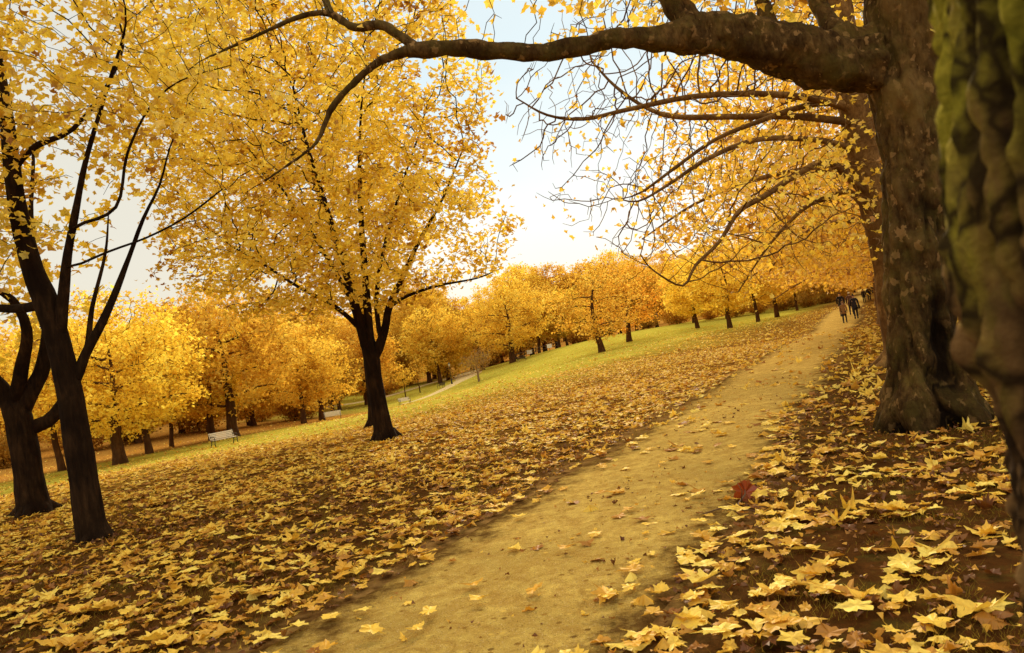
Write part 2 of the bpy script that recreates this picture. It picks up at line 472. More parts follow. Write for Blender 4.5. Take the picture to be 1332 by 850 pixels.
def path_mat(name, base, shade):
    m, nt, out = new_mat(name)
    P = N(nt, 'NewGeometry').outputs['Position']
    nA = noise(nt, P, .9, 6, .6); nB = noise(nt, P, 6., 10, .78, .6); nC = noise(nt, P, 110., 6, .8)
    c = ramp(nt, nA, [(.32, tuple(x*.66 for x in base)), (.6, base), (.8, tuple(x*1.12 for x in base))])
    c = mix(nt, ramp(nt, nB, [(.40, .9), (.62, 0.)]), c, shade)
    peb = voro(nt, P, 90.); pc = N(nt, 'SeparateColor'); nt.links.new(voro(nt, P, 90., 'F1', 1), pc.inputs[0])
    c = mix(nt, math_n(nt, 'MULTIPLY', ramp(nt, pc.outputs[0], [(.0, 0.), (.80, 0.), (.82, 1.)], 'CONSTANT'), ramp(nt, peb, [(.25, .8), (.5, 0.)])), c, (.72, .55, .28))
    c = mix(nt, math_n(nt, 'MULTIPLY', ramp(nt, pc.outputs[1], [(.0, 0.), (.88, 0.), (.9, 1.)], 'CONSTANT'), ramp(nt, peb, [(.25, .8), (.5, 0.)])), c, (.09, .045, .015))
    c = mix(nt, ramp(nt, nC, [(.35, .5), (.6, 0.)]), c, (.14, .075, .022))
    bits = voro(nt, P, 13.); bc = N(nt, 'SeparateColor'); nt.links.new(voro(nt, P, 13., 'F1', 1), bc.inputs[0])
    bsel = ramp(nt, bc.outputs[0], [(0, 0.), (.72, 0.), (.74, 1.)], 'CONSTANT'); bsh = ramp(nt, math_n(nt, 'ADD', bits, math_n(nt, 'MULTIPLY', math_n(nt, 'SUBTRACT', nC, .5), .5)), [(.2, 1.), (.3, 0.)])
    c = mix(nt, math_n(nt, 'MULTIPLY', bsel, math_n(nt, 'MULTIPLY', bsh, .8)), c, ramp(nt, bc.outputs[1], [(0, (.10, .04, .01)), (.5, (.30, .15, .03)), (1, (.75, .52, .12))]))
    en = math_n(nt, 'ADD', attr(nt, 'edge'), math_n(nt, 'MULTIPLY', math_n(nt, 'SUBTRACT', noise(nt, P, 2.6, 9, .78), .5), 1.6))
    c = mix(nt, ramp(nt, en, [(.62, 0.), (.95, .95)]), c, ramp(nt, nB, [(.3, (.05, .022, .007)), (.7, (.15, .075, .022))]))
    h = math_n(nt, 'ADD', math_n(nt, 'MULTIPLY', nB, .45), math_n(nt, 'ADD', math_n(nt, 'MULTIPLY', nC, .7), math_n(nt, 'MULTIPLY', peb, -.3)))
    princ(nt, out, c, .95, bump(nt, h, .9, .035), .0); return m
M['path'] = path_mat('sandy path', (.80, .57, .15), (.44, .26, .06))
M['path2'] = path_mat('pale gravel path', (.74, .60, .34), (.55, .42, .20))

QL, QR = -3.75, -1.55
def ql(s): return QL-.05*np.sin(s*.9)-.10*np.sin(s*.31+1)-.35*sstep(20, 40, s)
def qr(s): return QR+.08*np.sin(s*.7+2)+.12*np.sin(s*.23)+.22+.35*sstep(10, 18, s)

def lawn_mask(X, Y):
    s, q = sq(X, Y); d = np.hypot(X, Y); nz = fbm(np.stack([X*.12, Y*.12, X*0], 1), 4)
    lawn = sstep(-6.5-.05*np.abs(s-70), -21-.05*np.abs(s-70), q+nz*4)*sstep(14, 37, d+nz*7)
    return np.maximum(lawn, sstep(50, 90, s)*sstep(-5.5, -11, q+nz*2))
def build_ground():
    na = 420; rr = np.concatenate([[.01], np.geomspace(.35, 1200, 250)])
    a = np.linspace(0, 2*np.pi, na, endpoint=False)
    X = (rr[:, None]*np.sin(a)[None]).ravel(); Y = (rr[:, None]*np.cos(a)[None]).ravel()
    Z = height(X, Y)
    s, q = sq(X, Y); d = np.hypot(X, Y)
    nz = fbm(np.stack([X*.12, Y*.12, X*0], 1), 4)
    near = np.exp(-np.maximum(d-30, 0)/20)
    Z = Z + .035*perlin(np.stack([X*.5, Y*.5, X*0+5], 1))*near*(1-((q > QL-.4)*(q < QR+.4)))
    # lawn: beyond the leaf-strewn belt on the left
    lawn = lawn_mask(X, Y)
    wood = np.maximum(sstep(-40.5, -43.5, q+nz*1.2)*sstep(78, 66, s+nz*4), sstep(-60, -66, q+nz*3)*(1-sstep(78, 90, s)))
    wood = np.maximum(wood, sstep(140, 160, d+nz*8)*(q < -12))
    wood = np.maximum(wood, sstep(8, 14, q+nz*2)*.9)
    lawn = lawn*(1-wood)
    litter = np.where(q < QL, sstep(9, 24, d)*.9+.08, sstep(14, 30, d)*.75)
    sand = np.exp(-(np.minimum(np.abs(q-QL), np.abs(q-QR-.1))/.35)**2)
    i = np.arange(len(rr)-1)[:, None]*na; k = np.arange(na)[None]; k2 = (k+1) % na
    F = np.stack([i+k, i+na+k, i+na+k2, i+k2], -1).reshape(-1, 4)[:, ::-1]
    me = mesh_np('ground', np.stack([X, Y, Z], 1), F.ravel(), np.arange(0, F.size, 4), True, [M['ground']],
                 {'lawn': lawn, 'wood': wood, 'litter': litter, 'sand': sand*.8})
    # normals up
    if me.polygons[len(me.polygons)//2].normal.z < 0: me.flip_normals()
    tag(link('ground', me), kind='structure')
build_ground()

def strip(name, L, Rr, mat, n=9, lift=.02):
    L = np.array(L); Rr = np.array(Rr); m = len(L)
    t = np.linspace(0, 1, n)[None, :, None]
    P = (L[:, None]*(1-t)+Rr[:, None]*t).reshape(-1, 2)
    Z = height(P[:, 0], P[:, 1]) + lift + .012*perlin(np.stack([P[:, 0]*1.3, P[:, 1]*1.3, P[:, 0]*0], 1))
    e = np.tile(np.abs(np.linspace(-1, 1, n)), m); Z -= (e > .99)*(lift+.03)
    i = np.arange(m-1)[:, None]*n; k = np.arange(n-1)[None]
    F = np.stack([i+k, i+k+1, i+n+k+1, i+n+k], -1).reshape(-1, 4)
    me = mesh_np(name, np.c_[P, Z], F.ravel(), np.arange(0, F.size, 4), True, [mat], {'edge': e if n > 6 else e*.5})
    if me.polygons[0].normal.z < 0: me.flip_normals()
    return tag(link(name, me), kind='structure')
S = np.concatenate([np.arange(-6, 40, .2), np.arange(40, 185, 1.)])
wl = .10*perlin(np.stack([S*1.1, S*0, S*0+3], 1)); wr = .14*perlin(np.stack([S*.9, S*0, S*0+9], 1))
strip('path', np.stack(xy(S, ql(S)+wl), 1), np.stack(xy(S, qr(S)+wr), 1), M['path'], 25)

def ribbon(name, pts, mat, lift):
    c = catmull([(x, y, 0, w) for x, y, w in pts], 1.2); xyc = c[:, :2]; w = c[:, 3]
    T = np.gradient(xyc, axis=0); T /= np.linalg.norm(T, axis=1)[:, None]; Nn = np.stack([T[:, 1], -T[:, 0]], 1)
    return strip(name, xyc-Nn*w[:, None], xyc+Nn*w[:, None], mat, 5, lift)
ribbon('far_path', [(-13.5, 88, .35), (-11.7, 91.3, .7), (-10.2, 99, 1.1), (-8.9, 109, 1.5), (-7.6, 118, 2.2), (-8.4, 128, 3.2), (-9.8, 136, 4.0), (-9.5, 146, 3.6), (-6, 158, 2)], M['path2'], .05)
ribbon('side_path', [(-29, 105, 1.), (-21.5, 113, 1.2), (-18, 124, 1.2), (-15, 134, 1.2), (-11, 141, 1.4)], M['path2'], .07)

# ------------------------------------------------------------------ fallen leaves and grass
def clump(X, Y, sc_=1.3, off=0.):
    return fbm(np.stack([X*sc_, Y*sc_, X*0+off], 1), 3)
def az_d(n, d0, d1, a0=-56, a1=58, p=2.):
    a = R(1)*rng.uniform(a0, a1, n); d = (rng.uniform(d0**p, d1**p, n))**(1/p)
    return d*np.sin(a), d*np.cos(a), d
def lay(X, Y, tilt, lift, size):
    Z = height(X, Y)+.03*perlin(np.stack([X*.5, Y*.5, X*0+5], 1))*0
    P = np.stack([X, Y, Z+lift], 1)
    nr = np.stack([rng.normal(0, tilt, len(X)), rng.normal(0, tilt, len(X)), np.ones(len(X))], 1)
    return P, nr
def litter_tint(n, lo=0.):
    t = rng.beta(2.4, 1.7, n); b = rng.random(n) < .14; t[b] *= .3
    return np.clip(t+lo, 0, 1)
TREES_Q = []
near_pick = []
def keep_zone(X, Y, zone):
    s, q = sq(X, Y); c = clump(X, Y)
    bank = clump(X, Y, .55, 11.)
    if zone == 'left':
        p = (q < QL-.02)*np.clip(.60+1.2*c+.6*bank, .05, 1)
        p = p*np.where(q > QL-.5, .75, 1)*(1-.83*lawn_mask(X, Y))
    elif zone == 'right':
        p = (q > qr(s)-.25)*np.clip(.52+1.3*c+.5*bank, .03, 1)*np.where(q > 6, .6, 1)*np.where(q < qr(s)+.1, .5, 1)
        tree = np.exp(-((s-10.4)/1.9)**2-((q-.1)/1.5)**2); p = p*(1-.8*tree)
    elif zone == 'lbits':
        p = (q < QL-.02)*np.clip(.6-.8*c, .1, 1)
    elif zone == 'rbits':
        p = (q > qr(s)-.1)*np.clip(.6-.8*c, .1, 1)
    elif zone == 'bits':
        p = (q > ql(s)-.1)*(q < qr(s)+.2)*np.clip(.45+1.1*c+.5*bank, .05, 1)
    else:
        mid = np.minimum(q-ql(s), qr(s)-q)
        p = (mid > -.1)*(.12+.9*np.exp(-(np.maximum(qr(s)-q, 0)/.42)**2)*np.clip(.35+c, 0, 1)+.9*np.exp(-(np.maximum(q-ql(s), 0)/.40)**2)*np.clip(.35+1.2*c, 0, 1))
    return rng.random(len(X)) < p

def leaf_field(name, n, d0, d1, zone, size, tmpl, tilt, curl, tl=0., p=2., a0=-56, a1=58, top=None):
    X, Y, d = az_d(n, d0, d1, a0, a1, p)
    k = keep_zone(X, Y, zone); X = X[k]; Y = Y[k]; d = d[k]
    sz = size*np.clip(rng.normal(1, .25, len(X)), .45, 1.5)
    P, nr = lay(X, Y, tilt, rng.uniform(.012, .045, len(X))+(.012 if zone == 'path' else 0), sz)
    return P, nr, sz, litter_tint(len(X), tl), tmpl, curl

def merge_build(name, parts, mat):
    Vs, Ls, Ts, o = [], [], [], 0
    for P, nr, sz, t, tm, cu in parts:
        V, L = leaves_geo(P, nr, sz, tm, cu); Vs.append(V); Ls.append(L+o); Ts.append(np.repeat(t, len(tm[0]))); o += len(V)
    L = np.concatenate(Ls)
    return link(name, mesh_np(name, np.vstack(Vs), L, np.arange(0, len(L), 3), False, [mat], {'tint': np.concatenate(Ts)}))

parts = [leaf_field('', 7600, 2.2, 13, 'left', .108, LEAF_HI, .13, .16),
         leaf_field('', 8200, 2.2, 13, 'right', .122, LEAF_HI, .11, .15, .02),
         leaf_field('', 6500, 2.2, 13, 'path', .12, LEAF_HI, .1, .15, -.05),
         leaf_field('', 5500, 2.2, 13, 'left', .10, LEAF_TRI, .14, .2, -.04), leaf_field('', 4500, 2.2, 13, 'left', .085, LEAF_OLD, .2, .3, -.3),
         leaf_field('', 5600, 2.2, 13, 'right', .105, LEAF_TRI, .12, .2, -.02), leaf_field('', 4500, 2.2, 13, 'right', .09, LEAF_OLD, .2, .32, -.28),
         leaf_field('', 16000, 2.2, 20, 'bits', .028, LEAF_LO, .4, .5, -.36), leaf_field('', 3500, 2.2, 20, 'bits', .055, LEAF_OLD, .25, .4, -.3), leaf_field('', 30000, 2.2, 16, 'rbits', .038, LEAF_LO, .35, .5, -.42), leaf_field('', 5000, 2.2, 14, 'rbits', .075, LEAF_OLD, .2, .35, -.42), leaf_field('', 26000, 2.2, 16, 'lbits', .038, LEAF_LO, .35, .5, -.42), leaf_field('', 9000, 2.2, 15, 'lbits', .075, LEAF_OLD, .2, .35, -.42),
         leaf_field('', 74000, 13, 26, 'left', .105, LEAF_MID, .18, .2),
         leaf_field('', 28000, 13, 34, 'right', .155, LEAF_MID, .28, .34, .05),
         leaf_field('', 9500, 13, 50, 'path', .15, LEAF_MID, .22, .3, 0., 1.6, 5, 35),
         leaf_field('', 90000, 26, 46, 'left', .105, LEAF_LO, .32, .3, .03),
         leaf_field('', 9000, 34, 80, 'right', .2, LEAF_LO, .3, .3, .03, 1.5, 10, 40),
         leaf_field('', 80000, 46, 110, 'left', .13, LEAF_QUAD, .35, .3, .1, 1.6, -42, 30)]
# lift out the largest foreground leaves as things of their own
P0, nr0, sz0, t0, tm0, cu0 = parts[0]; P1, nr1, sz1, t1, tm1, cu1 = parts[1]; P2, nr2, sz2, t2, tm2, cu2 = parts[2]
def in_view(P):
    az = np.degrees(np.arctan2(P[:, 0], P[:, 1])); d = np.hypot(P[:, 0], P[:, 1])
    return (az > -31) & (az < 24) & (d > 3.9)
leaf_protos = []
for k in range(10):
    V, L = leaves_geo(np.zeros((1, 3)), np.array([[0, 0, 1.]]), np.ones(1), LEAF_HI, .17)
    for j in range(3):
        me = mesh_np('fallen_leaf', V, L, np.arange(0, len(L), 3), False, [M['leaf_fallen']], {'tint': np.full(len(V), [.42, .66, .9][j])})
        leaf_protos.append((me, j))
LBL = [('large yellow leaf fallen on the dark leaf-covered grass left of the path', 'large leaves on the grass left of the path'),
       ('large curled yellow leaf on the dark soil right of the path', 'large leaves on the soil right of the path'),
       ('single yellow leaf lying on the bare sandy path', 'single leaves lying on the sandy path')]
newparts = []
for zi, (part, cnt) in enumerate(((parts[0], 90), (parts[1], 150), (parts[2], 55))):
    P, nr, sz, t, tm, cu = part
    d = np.hypot(P[:, 0], P[:, 1]); score = np.where(in_view(P), sz/d, 0)
    if zi == 2: score = np.where(sz > .1, score, 0)
    pick = np.argsort(-score)[:cnt]
    for i in pick:
        n_ = Vector(nr[i]).normalized(); qn = n_.to_track_quat('Z', 'Y').to_matrix().to_4x4()
        j = 0 if t[i] < .45 else 1 if t[i] < .75 else 2
        me = leaf_protos[int(rng.integers(0, 10))*3+j][0]
        o = link('fallen_leaf', me)
        o.matrix_world = Matrix.Translation(Vector(P[i])+Vector((0, 0, .02))) @ qn @ Matrix.Rotation(rng.uniform(0, 6.28), 4, 'Z') @ Matrix.Diagonal((sz[i], sz[i], sz[i], 1))
        tag(o, LBL[zi][0], 'leaf', LBL[zi][1])
    kp = np.ones(len(P), bool); kp[pick] = False
    newparts.append((P[kp], nr[kp], sz[kp], t[kp], tm, cu))
parts[:3] = newparts
tag(merge_build('fallen_leaves', parts, M['leaf_fallen']), 'carpet of fallen yellow leaves covering the lawn and both path edges', 'fallen leaves', kind='stuff')

def grass_field():
    Vs = []; tt = []
    X, Y, d = az_d(260000, 2.2, 16, -50, 50, 1.3)
    s, q = sq(X, Y); c = clump(X, Y, 1.9, 31.)
    k = ((q < ql(s)) | (q > qr(s)+.15)) & (rng.random(len(X)) < np.clip(.25+1.3*c, .03, 1))
    X, Y = X[k], Y[k]; n = len(X); Z = height(X, Y)
    h = rng.uniform(.02, .065, n); a = rng.uniform(0, 6.28, n); w = rng.uniform(.0015, .003, n); l = rng.uniform(.2, 1.3, n)*h; b = rng.uniform(0, 6.28, n)
    B = np.stack([X, Y, Z], 1); e = np.stack([np.cos(a)*w, np.sin(a)*w, 0*a], 1); tip = np.stack([np.cos(b)*l, np.sin(b)*l, h], 1)
    V = np.stack([B-e, B+e, B+tip], 1).reshape(-1, 3)
    me = mesh_np('grass', V, np.arange(len(V)), np.arange(0, len(V), 3), False, [M['blade']], {'tint': np.repeat(rng.random(n), 3)})
    tag(link('grass', me), 'short dark olive grass growing in tufts between the fallen leaves', 'grass', kind='stuff')
M['blade'] = leaf_mat('grass blades', [(0, (.10, .055, .010)), (.5, (.18, .125, .018)), (1, (.30, .22, .035))], .3, 0.)
grass_field()

# ------------------------------------------------------------------ near trees
LIMBS = {
 'plane_trunk': [(4.64,9.3,-0.05,0.55),(4.64,9.3,0.45,0.44),(4.67,9.3,0.91,0.387),(4.73,9.3,1.53,0.36),(4.8,9.3,2.25,0.347),(4.91,9.3,3.14,0.369),(5.02,9.3,3.94,0.414),(5.06,9.3,4.58,0.423),(5.13,9.3,5.49,0.378),(5.18,9.3,6.31,0.324),(5.28,9.3,7.88,0.225)],
 'plane_limb': [(4.6,9.3,4.29,0.38),(4.08,9.24,4.35,0.342),(3.59,9.17,4.5,0.294),(3.07,9.11,4.73,0.235),(2.54,9.05,4.82,0.21),(2.09,8.98,4.82,0.143),(1.65,8.92,4.87,0.122),(1.2,8.85,4.81,0.109),(0.76,8.79,4.8,0.101),(0.26,8.73,4.88,0.092),(-0.24,8.66,4.96,0.084),(-0.65,8.6,4.98,0.071)],
 'plane_limb_a': [(-0.65,8.6,4.98,0.056),(-0.95,8.55,4.89,0.041),(-1.24,8.5,4.7,0.036),(-1.52,8.45,4.44,0.029),(-1.7,8.4,4.12,0.022),(-1.87,8.35,3.97,0.016),(-2.3,8.3,3.74,0.012)],
 'plane_limb_b': [(-0.56,8.6,5.0,0.056),(-0.73,8.64,5.18,0.052),(-0.9,8.68,5.33,0.052),(-1.2,8.71,5.37,0.048),(-1.44,8.75,5.57,0.036),(-1.74,8.79,5.62,0.028),(-2.2,8.82,5.52,0.02),(-2.53,8.86,5.45,0.016),(-2.99,8.9,5.34,0.01)],
 'plane_limb_c': [(-1.46,8.9,5.64,0.04),(-1.55,9.05,6.02,0.035),(-1.67,9.2,6.52,0.02)],
 'plane_up1': [(2.57,9.0,4.8,0.16),(2.45,9.15,5.2,0.15),(2.35,9.3,5.65,0.13),(2.13,9.45,6.32,0.1),(1.69,9.6,6.95,0.06)],
 'plane_up2': [(3.6,9.2,4.5,0.12),(3.61,9.53,4.99,0.1),(3.67,9.87,5.6,0.09),(3.57,10.2,6.49,0.06)],
 'plane_up3': [(4.36,9.3,4.49,0.14),(4.36,9.67,5.02,0.12),(4.37,10.03,5.67,0.1),(4.27,10.4,6.69,0.07)],
 'p2_trunk': [(8.25,17.4,-0.15,0.45),(8.22,17.4,0.3,0.36),(8.22,17.4,1.5,0.31),(8.24,17.4,2.4,0.3),(8.19,17.4,3.42,0.315),(8.08,17.32,4.78,0.306),(8.02,17.24,5.79,0.306),(8.02,17.16,7.28,0.289),(8.02,17.08,8.95,0.255),(8.05,17.0,11.28,0.17)],
 'p2_l1': [(7.83,17.0,5.57,0.094),(6.89,16.79,5.87,0.079),(5.71,16.57,6.07,0.069),(4.38,16.36,6.15,0.061),(3.06,16.14,6.04,0.051),(2.07,15.93,5.93,0.04),(1.34,15.71,6.06,0.025),(0.78,15.5,6.42,0.014)],
 'p2_l2': [(7.85,17.0,5.24,0.094),(6.83,17.2,5.59,0.079),(5.58,17.4,5.85,0.072),(4.31,17.6,6.11,0.061),(3.71,17.8,6.48,0.047),(3.15,18.0,7.12,0.037),(2.75,18.2,7.83,0.021)],
 'p2_l3': [(7.98,17.2,4.68,0.079),(7.0,17.03,5.01,0.065),(5.73,16.87,5.17,0.058),(4.58,16.7,4.9,0.047),(3.66,16.53,4.47,0.032),(2.95,16.37,4.2,0.021),(2.47,16.2,4.31,0.011)],
 'p2_l4': [(8.02,17.3,3.69,0.094),(7.24,17.02,4.47,0.079),(6.45,16.74,4.32,0.072),(5.65,16.47,3.95,0.061),(4.91,16.19,3.65,0.051),(4.32,15.91,3.07,0.04),(3.72,15.63,2.67,0.032),(3.35,15.36,2.3,0.021),(2.79,15.08,2.66,0.016),(2.55,14.8,2.96,0.011)],
 'p2_l5': [(8.14,17.4,3.18,0.087),(7.8,17.62,3.87,0.079),(7.37,17.84,3.84,0.065),(6.9,18.06,3.71,0.051),(6.07,18.28,3.03,0.029),(5.27,18.5,2.1,0.014)],
 'p2_l6': [(7.87,17.0,5.7,0.079),(6.95,17.0,5.76,0.065),(5.93,17.0,5.59,0.054),(4.89,17.0,5.34,0.043),(3.99,17.0,4.9,0.037),(3.17,17.0,4.48,0.025),(2.78,17.0,4.41,0.014)],
 'A_trunk': [(-5.82,10.57,-0.02,0.224),(-5.86,10.57,0.23,0.187),(-5.87,10.58,0.94,0.169),(-5.89,10.58,1.86,0.162),(-5.94,10.58,2.59,0.154),(-6.04,10.59,3.17,0.149),(-6.18,10.59,3.81,0.132),(-6.24,10.59,4.81,0.108),(-6.22,10.59,5.85,0.083),(-6.27,10.6,7.12,0.058),(-6.32,10.6,8.61,0.033)],
 'A_l1': [(-5.84,10.57,2.01,0.076),(-5.64,10.64,2.44,0.068),(-5.37,10.7,2.86,0.055),(-5.17,10.77,3.25,0.046),(-4.98,10.83,3.65,0.034),(-4.7,10.8,4.13,0.024),(-4.41,10.8,4.56,0.017),(-4.19,10.8,5.06,0.011),(-3.88,10.8,5.54,0.006)],
 'A_l2': [(-5.93,10.57,2.59,0.085),(-5.76,10.51,3.22,0.072),(-5.59,10.45,3.75,0.06),(-5.39,10.38,4.22,0.047),(-5.12,10.32,4.88,0.034),(-4.75,10.26,5.61,0.025),(-4.36,10.2,6.34,0.017)],
 'A_l3': [(-5.47,10.2,3.5,0.018),(-4.9,10.1,3.62,0.016),(-4.35,10.0,3.7,0.014),(-3.8,9.9,3.85,0.013),(-3.24,9.8,4.11,0.011)],
 'A_l4': [(-6.16,10.5,5.03,0.051),(-5.84,10.58,5.28,0.043),(-5.4,10.66,5.44,0.03),(-4.89,10.74,6.0,0.021),(-4.64,10.82,6.52,0.015),(-4.7,10.9,7.1,0.01)],
 'A_l5': [(-6.02,10.55,3.16,0.07),(-6.56,10.77,3.19,0.06),(-7.21,10.98,3.38,0.05),(-7.94,11.2,3.89,0.03)],
 'A_l6': [(-5.34,10.2,4.03,0.024),(-4.73,10.12,4.17,0.021),(-4.45,10.04,4.8,0.018),(-4.05,9.96,5.31,0.014),(-3.59,9.88,5.55,0.01),(-2.92,9.8,5.61,0.006)],
 'B_trunk': [(-9.24,14.87,-0.03,0.332),(-9.24,14.87,0.26,0.268),(-9.24,14.87,0.97,0.239),(-9.26,14.87,1.55,0.239),(-9.32,14.87,1.99,0.239)],
 'B_l1': [(-9.33,14.87,1.92,0.187),(-9.51,14.8,2.38,0.162),(-9.76,14.73,2.78,0.145),(-10.11,14.67,3.55,0.102),(-10.33,14.6,4.72,0.051),(-10.45,14.799999999999999,5.89,0.028),(-10.82,15.1,6.94,0.01)],
 'B_l2': [(-9.28,14.87,1.84,0.17),(-8.94,14.94,2.36,0.145),(-8.74,15.0,2.76,0.128),(-8.62,15.07,3.47,0.102),(-8.71,15.13,4.37,0.068),(-8.72,15.2,5.57,0.043),(-8.63,15.399999999999999,6.77,0.028),(-8.79,15.7,7.85,0.01)],
 'B_l3': [(-9.23,14.87,1.55,0.145),(-8.87,15.05,1.64,0.128),(-8.64,15.23,1.93,0.111),(-8.22,15.42,2.67,0.068),(-8.02,15.6,3.7,0.043),(-7.72,15.799999999999999,4.73,0.028),(-7.67,16.1,5.66,0.01)],
 'B_l4': [(-9.34,14.87,1.99,0.145),(-9.0,14.7,2.66,0.119),(-8.71,14.54,3.33,0.093),(-8.8,14.37,3.9,0.068),(-9.13,14.2,4.22,0.043),(-9.36,14.399999999999999,4.54,0.028),(-9.84,14.7,4.83,0.01)],
 'C_trunk': [(-3.28,18.53,-0.03,0.356),(-3.3,18.53,0.2,0.239),(-3.31,18.53,0.68,0.188),(-3.32,18.53,1.31,0.175),(-3.31,18.53,1.85,0.182),(-3.33,18.53,2.21,0.182)],
 'C_l1': [(-3.38,18.5,2.07,0.13),(-3.44,18.42,2.76,0.11),(-3.5,18.33,3.39,0.097),(-3.59,18.25,4.2,0.071),(-3.74,18.17,5.46,0.052),(-3.94,18.08,6.9,0.032),(-4.06,18.0,8.31,0.02)],
 'C_l2': [(-3.29,18.5,2.2,0.11),(-3.24,18.57,3.1,0.091),(-3.18,18.63,4.0,0.077),(-3.1,18.7,5.09,0.065),(-2.96,18.77,6.36,0.045),(-2.71,18.83,7.82,0.026),(-2.32,18.9,9.27,0.016)],
 'C_l3': [(-3.22,18.5,1.92,0.123),(-2.91,18.47,2.5,0.097),(-2.72,18.43,3.01,0.085),(-2.35,18.4,3.57,0.065),(-1.81,18.37,4.38,0.045),(-1.13,18.33,5.25,0.029),(-0.53,18.3,6.23,0.016)],
 'C_l4': [(-3.44,18.5,2.59,0.077),(-3.62,18.28,2.88,0.059),(-3.96,18.06,3.27,0.049),(-4.53,17.84,3.7,0.036),(-5.16,17.62,4.29,0.026),(-5.77,17.4,4.79,0.014)],
 'C_l5': [(-3.03,18.4,2.34,0.065),(-3.04,18.8,3.26,0.055),(-2.79,19.2,4.37,0.045),(-2.2,19.6,5.86,0.032),(-1.41,20.0,7.58,0.02)],
 'C_l6': [(-3.51,18.4,3.22,0.065),(-3.82,18.67,3.92,0.052),(-4.28,18.95,4.94,0.039),(-4.91,19.23,6.21,0.026),(-5.74,19.5,7.55,0.013)],
 'C_l7': [(-2.72,18.4,3.01,0.052),(-2.26,18.4,3.2,0.039),(-1.53,18.4,3.32,0.029),(-0.63,18.4,3.35,0.02),(-0.07,18.4,3.48,0.01)],
}
def seed_list(trunk, limbs, step):
    seeds = [(catmull(trunk, step), None)]
    pos = list(seeds[0][0])
    for l in limbs:
        rows = catmull(l, step)
        allp = np.array(pos); i = int(np.linalg.norm(allp[:, :3]-rows[0, :3], axis=1).argmin())
        seeds.append((rows[1:] if len(rows) > 2 else rows, i)); pos += list(seeds[-1][0])
    return seeds
def flare_root(wood, base, r0, n=5, length=1.0, h=.35, g=rng, disp=None):
    for k in range(n):
        a = 2*math.pi*k/n+g.uniform(-.3, .3); L = length*g.uniform(.7, 1.2)
        pts = []
        for t in np.linspace(0, 1, 7):
            d = r0*.45+L*t; x = base[0]+d*math.sin(a+.25*t); y = base[1]+d*math.cos(a+.25*t)
            pts.append((x, y, h*(1-t)**2.2+hz(x, y)-.03-.07*t, r0*.34*(1-.75*t)))
        p = catmull(pts, .08); V, F = tube_np(p[:, :3], p[:, 3], 9, disp); wood.add(V, F)

def near_tree(name, label, base, trunk, limbs, attract, D, kill, infl, rtip, expo, leafkw, leaf_t, leaf_m, bark, bias=(0, 0, .12), curl=.25, roots=(6, .42, .2), col=(1, 1, 1, 1), group=None, hero=None, cut=None, jitter=.25, iters=90, cat='tree'):
    root = empty(name, base, 0, label, cat, group)
    base = np.array(base)
    seeds = seed_list(trunk, limbs, D)
    P, par, rad, n0 = grow(seeds, attract, D, kill, infl, bias, iters=iters, jitter=jitter)
    r = radii(par, rad, n0, rtip, expo)
    w = Wood(); skin_tree(P-base, par, r, w, bark_disp(.10, 4., .35), 20, skip=n0)
    if roots:
        w2 = Wood(); flare_root(w2, base, trunk[0][3], *roots, disp=bark_disp(.12))
        for V, F in zip(w2.V, w2.F): w.add(V-base, F-F.min())
    t = w.build('trunk', bark, root)
    Q, nr, s, ti = foliage(P, r, n0=0, **leafkw)
    if cut is not None:
        k = cut(Q); Q, nr, s, ti = Q[k], nr[k], s[k], ti[k]
    me = leaves_mesh('crown', Q-base, nr, s, leaf_t, ti, leaf_m, curl)
    c = link('crown', me, root); c.color = col
    print(name, 'nodes', len(P), 'leaves', len(Q))
    return root

L = LIMBS
# centre maple
att = np.vstack([ellipsoid_pts(4200, (-3.9, 18.6, 8.0), (4.4, 3.9, 5.6), .12, zmin=3.0), ellipsoid_pts(550, (-3.7, 18.4, 4.6), (4.3, 3.6, 1.6), .5, zmin=3.0)])
near_tree('maple_tree', 'broad golden maple with a dark forked trunk standing alone mid lawn', (-3.27, 18.53, 0), L['C_trunk'], [L['C_l%d' % i] for i in range(1, 8)],
    att, .22, .38, 2.2, .007, 2.3, dict(per=9.0, rthin=.0135, spread=.18, size=.122, gap=.42, freq=.6, up=.8, drop=.06), LEAF_MID, M['leaf_maple'], M['bark_maple'], (0, 0, .10))
# the maple half hidden behind it
att = ellipsoid_pts(1500, (-6.2, 26.5, 8.6), (4.6, 4.0, 5.4), .1, zmin=3.8)
near_tree('maple_tree', 'golden maple almost hidden behind the trunk of the big maple mid lawn', (-4.98, 26.54, -.24), [(-4.95, 26.54, -.3, .34), (-4.92, 26.5, .4, .19), (-4.86, 26.5, 1.8, .17), (-4.8, 26.5, 3.2, .16), (-5.0, 26.5, 5, .13), (-5.6, 26.5, 7.5, .09), (-6.0, 26.5, 10, .05)], [],
    att, .34, .55, 3., .008, 2.3, dict(per=16, rthin=.018, spread=.28, size=.155, up=.8, drop=.08), LEAF_MID, M['leaf_maple'], M['bark_maple'], (0, 0, .1), col=(.95, .92, .8, 1))
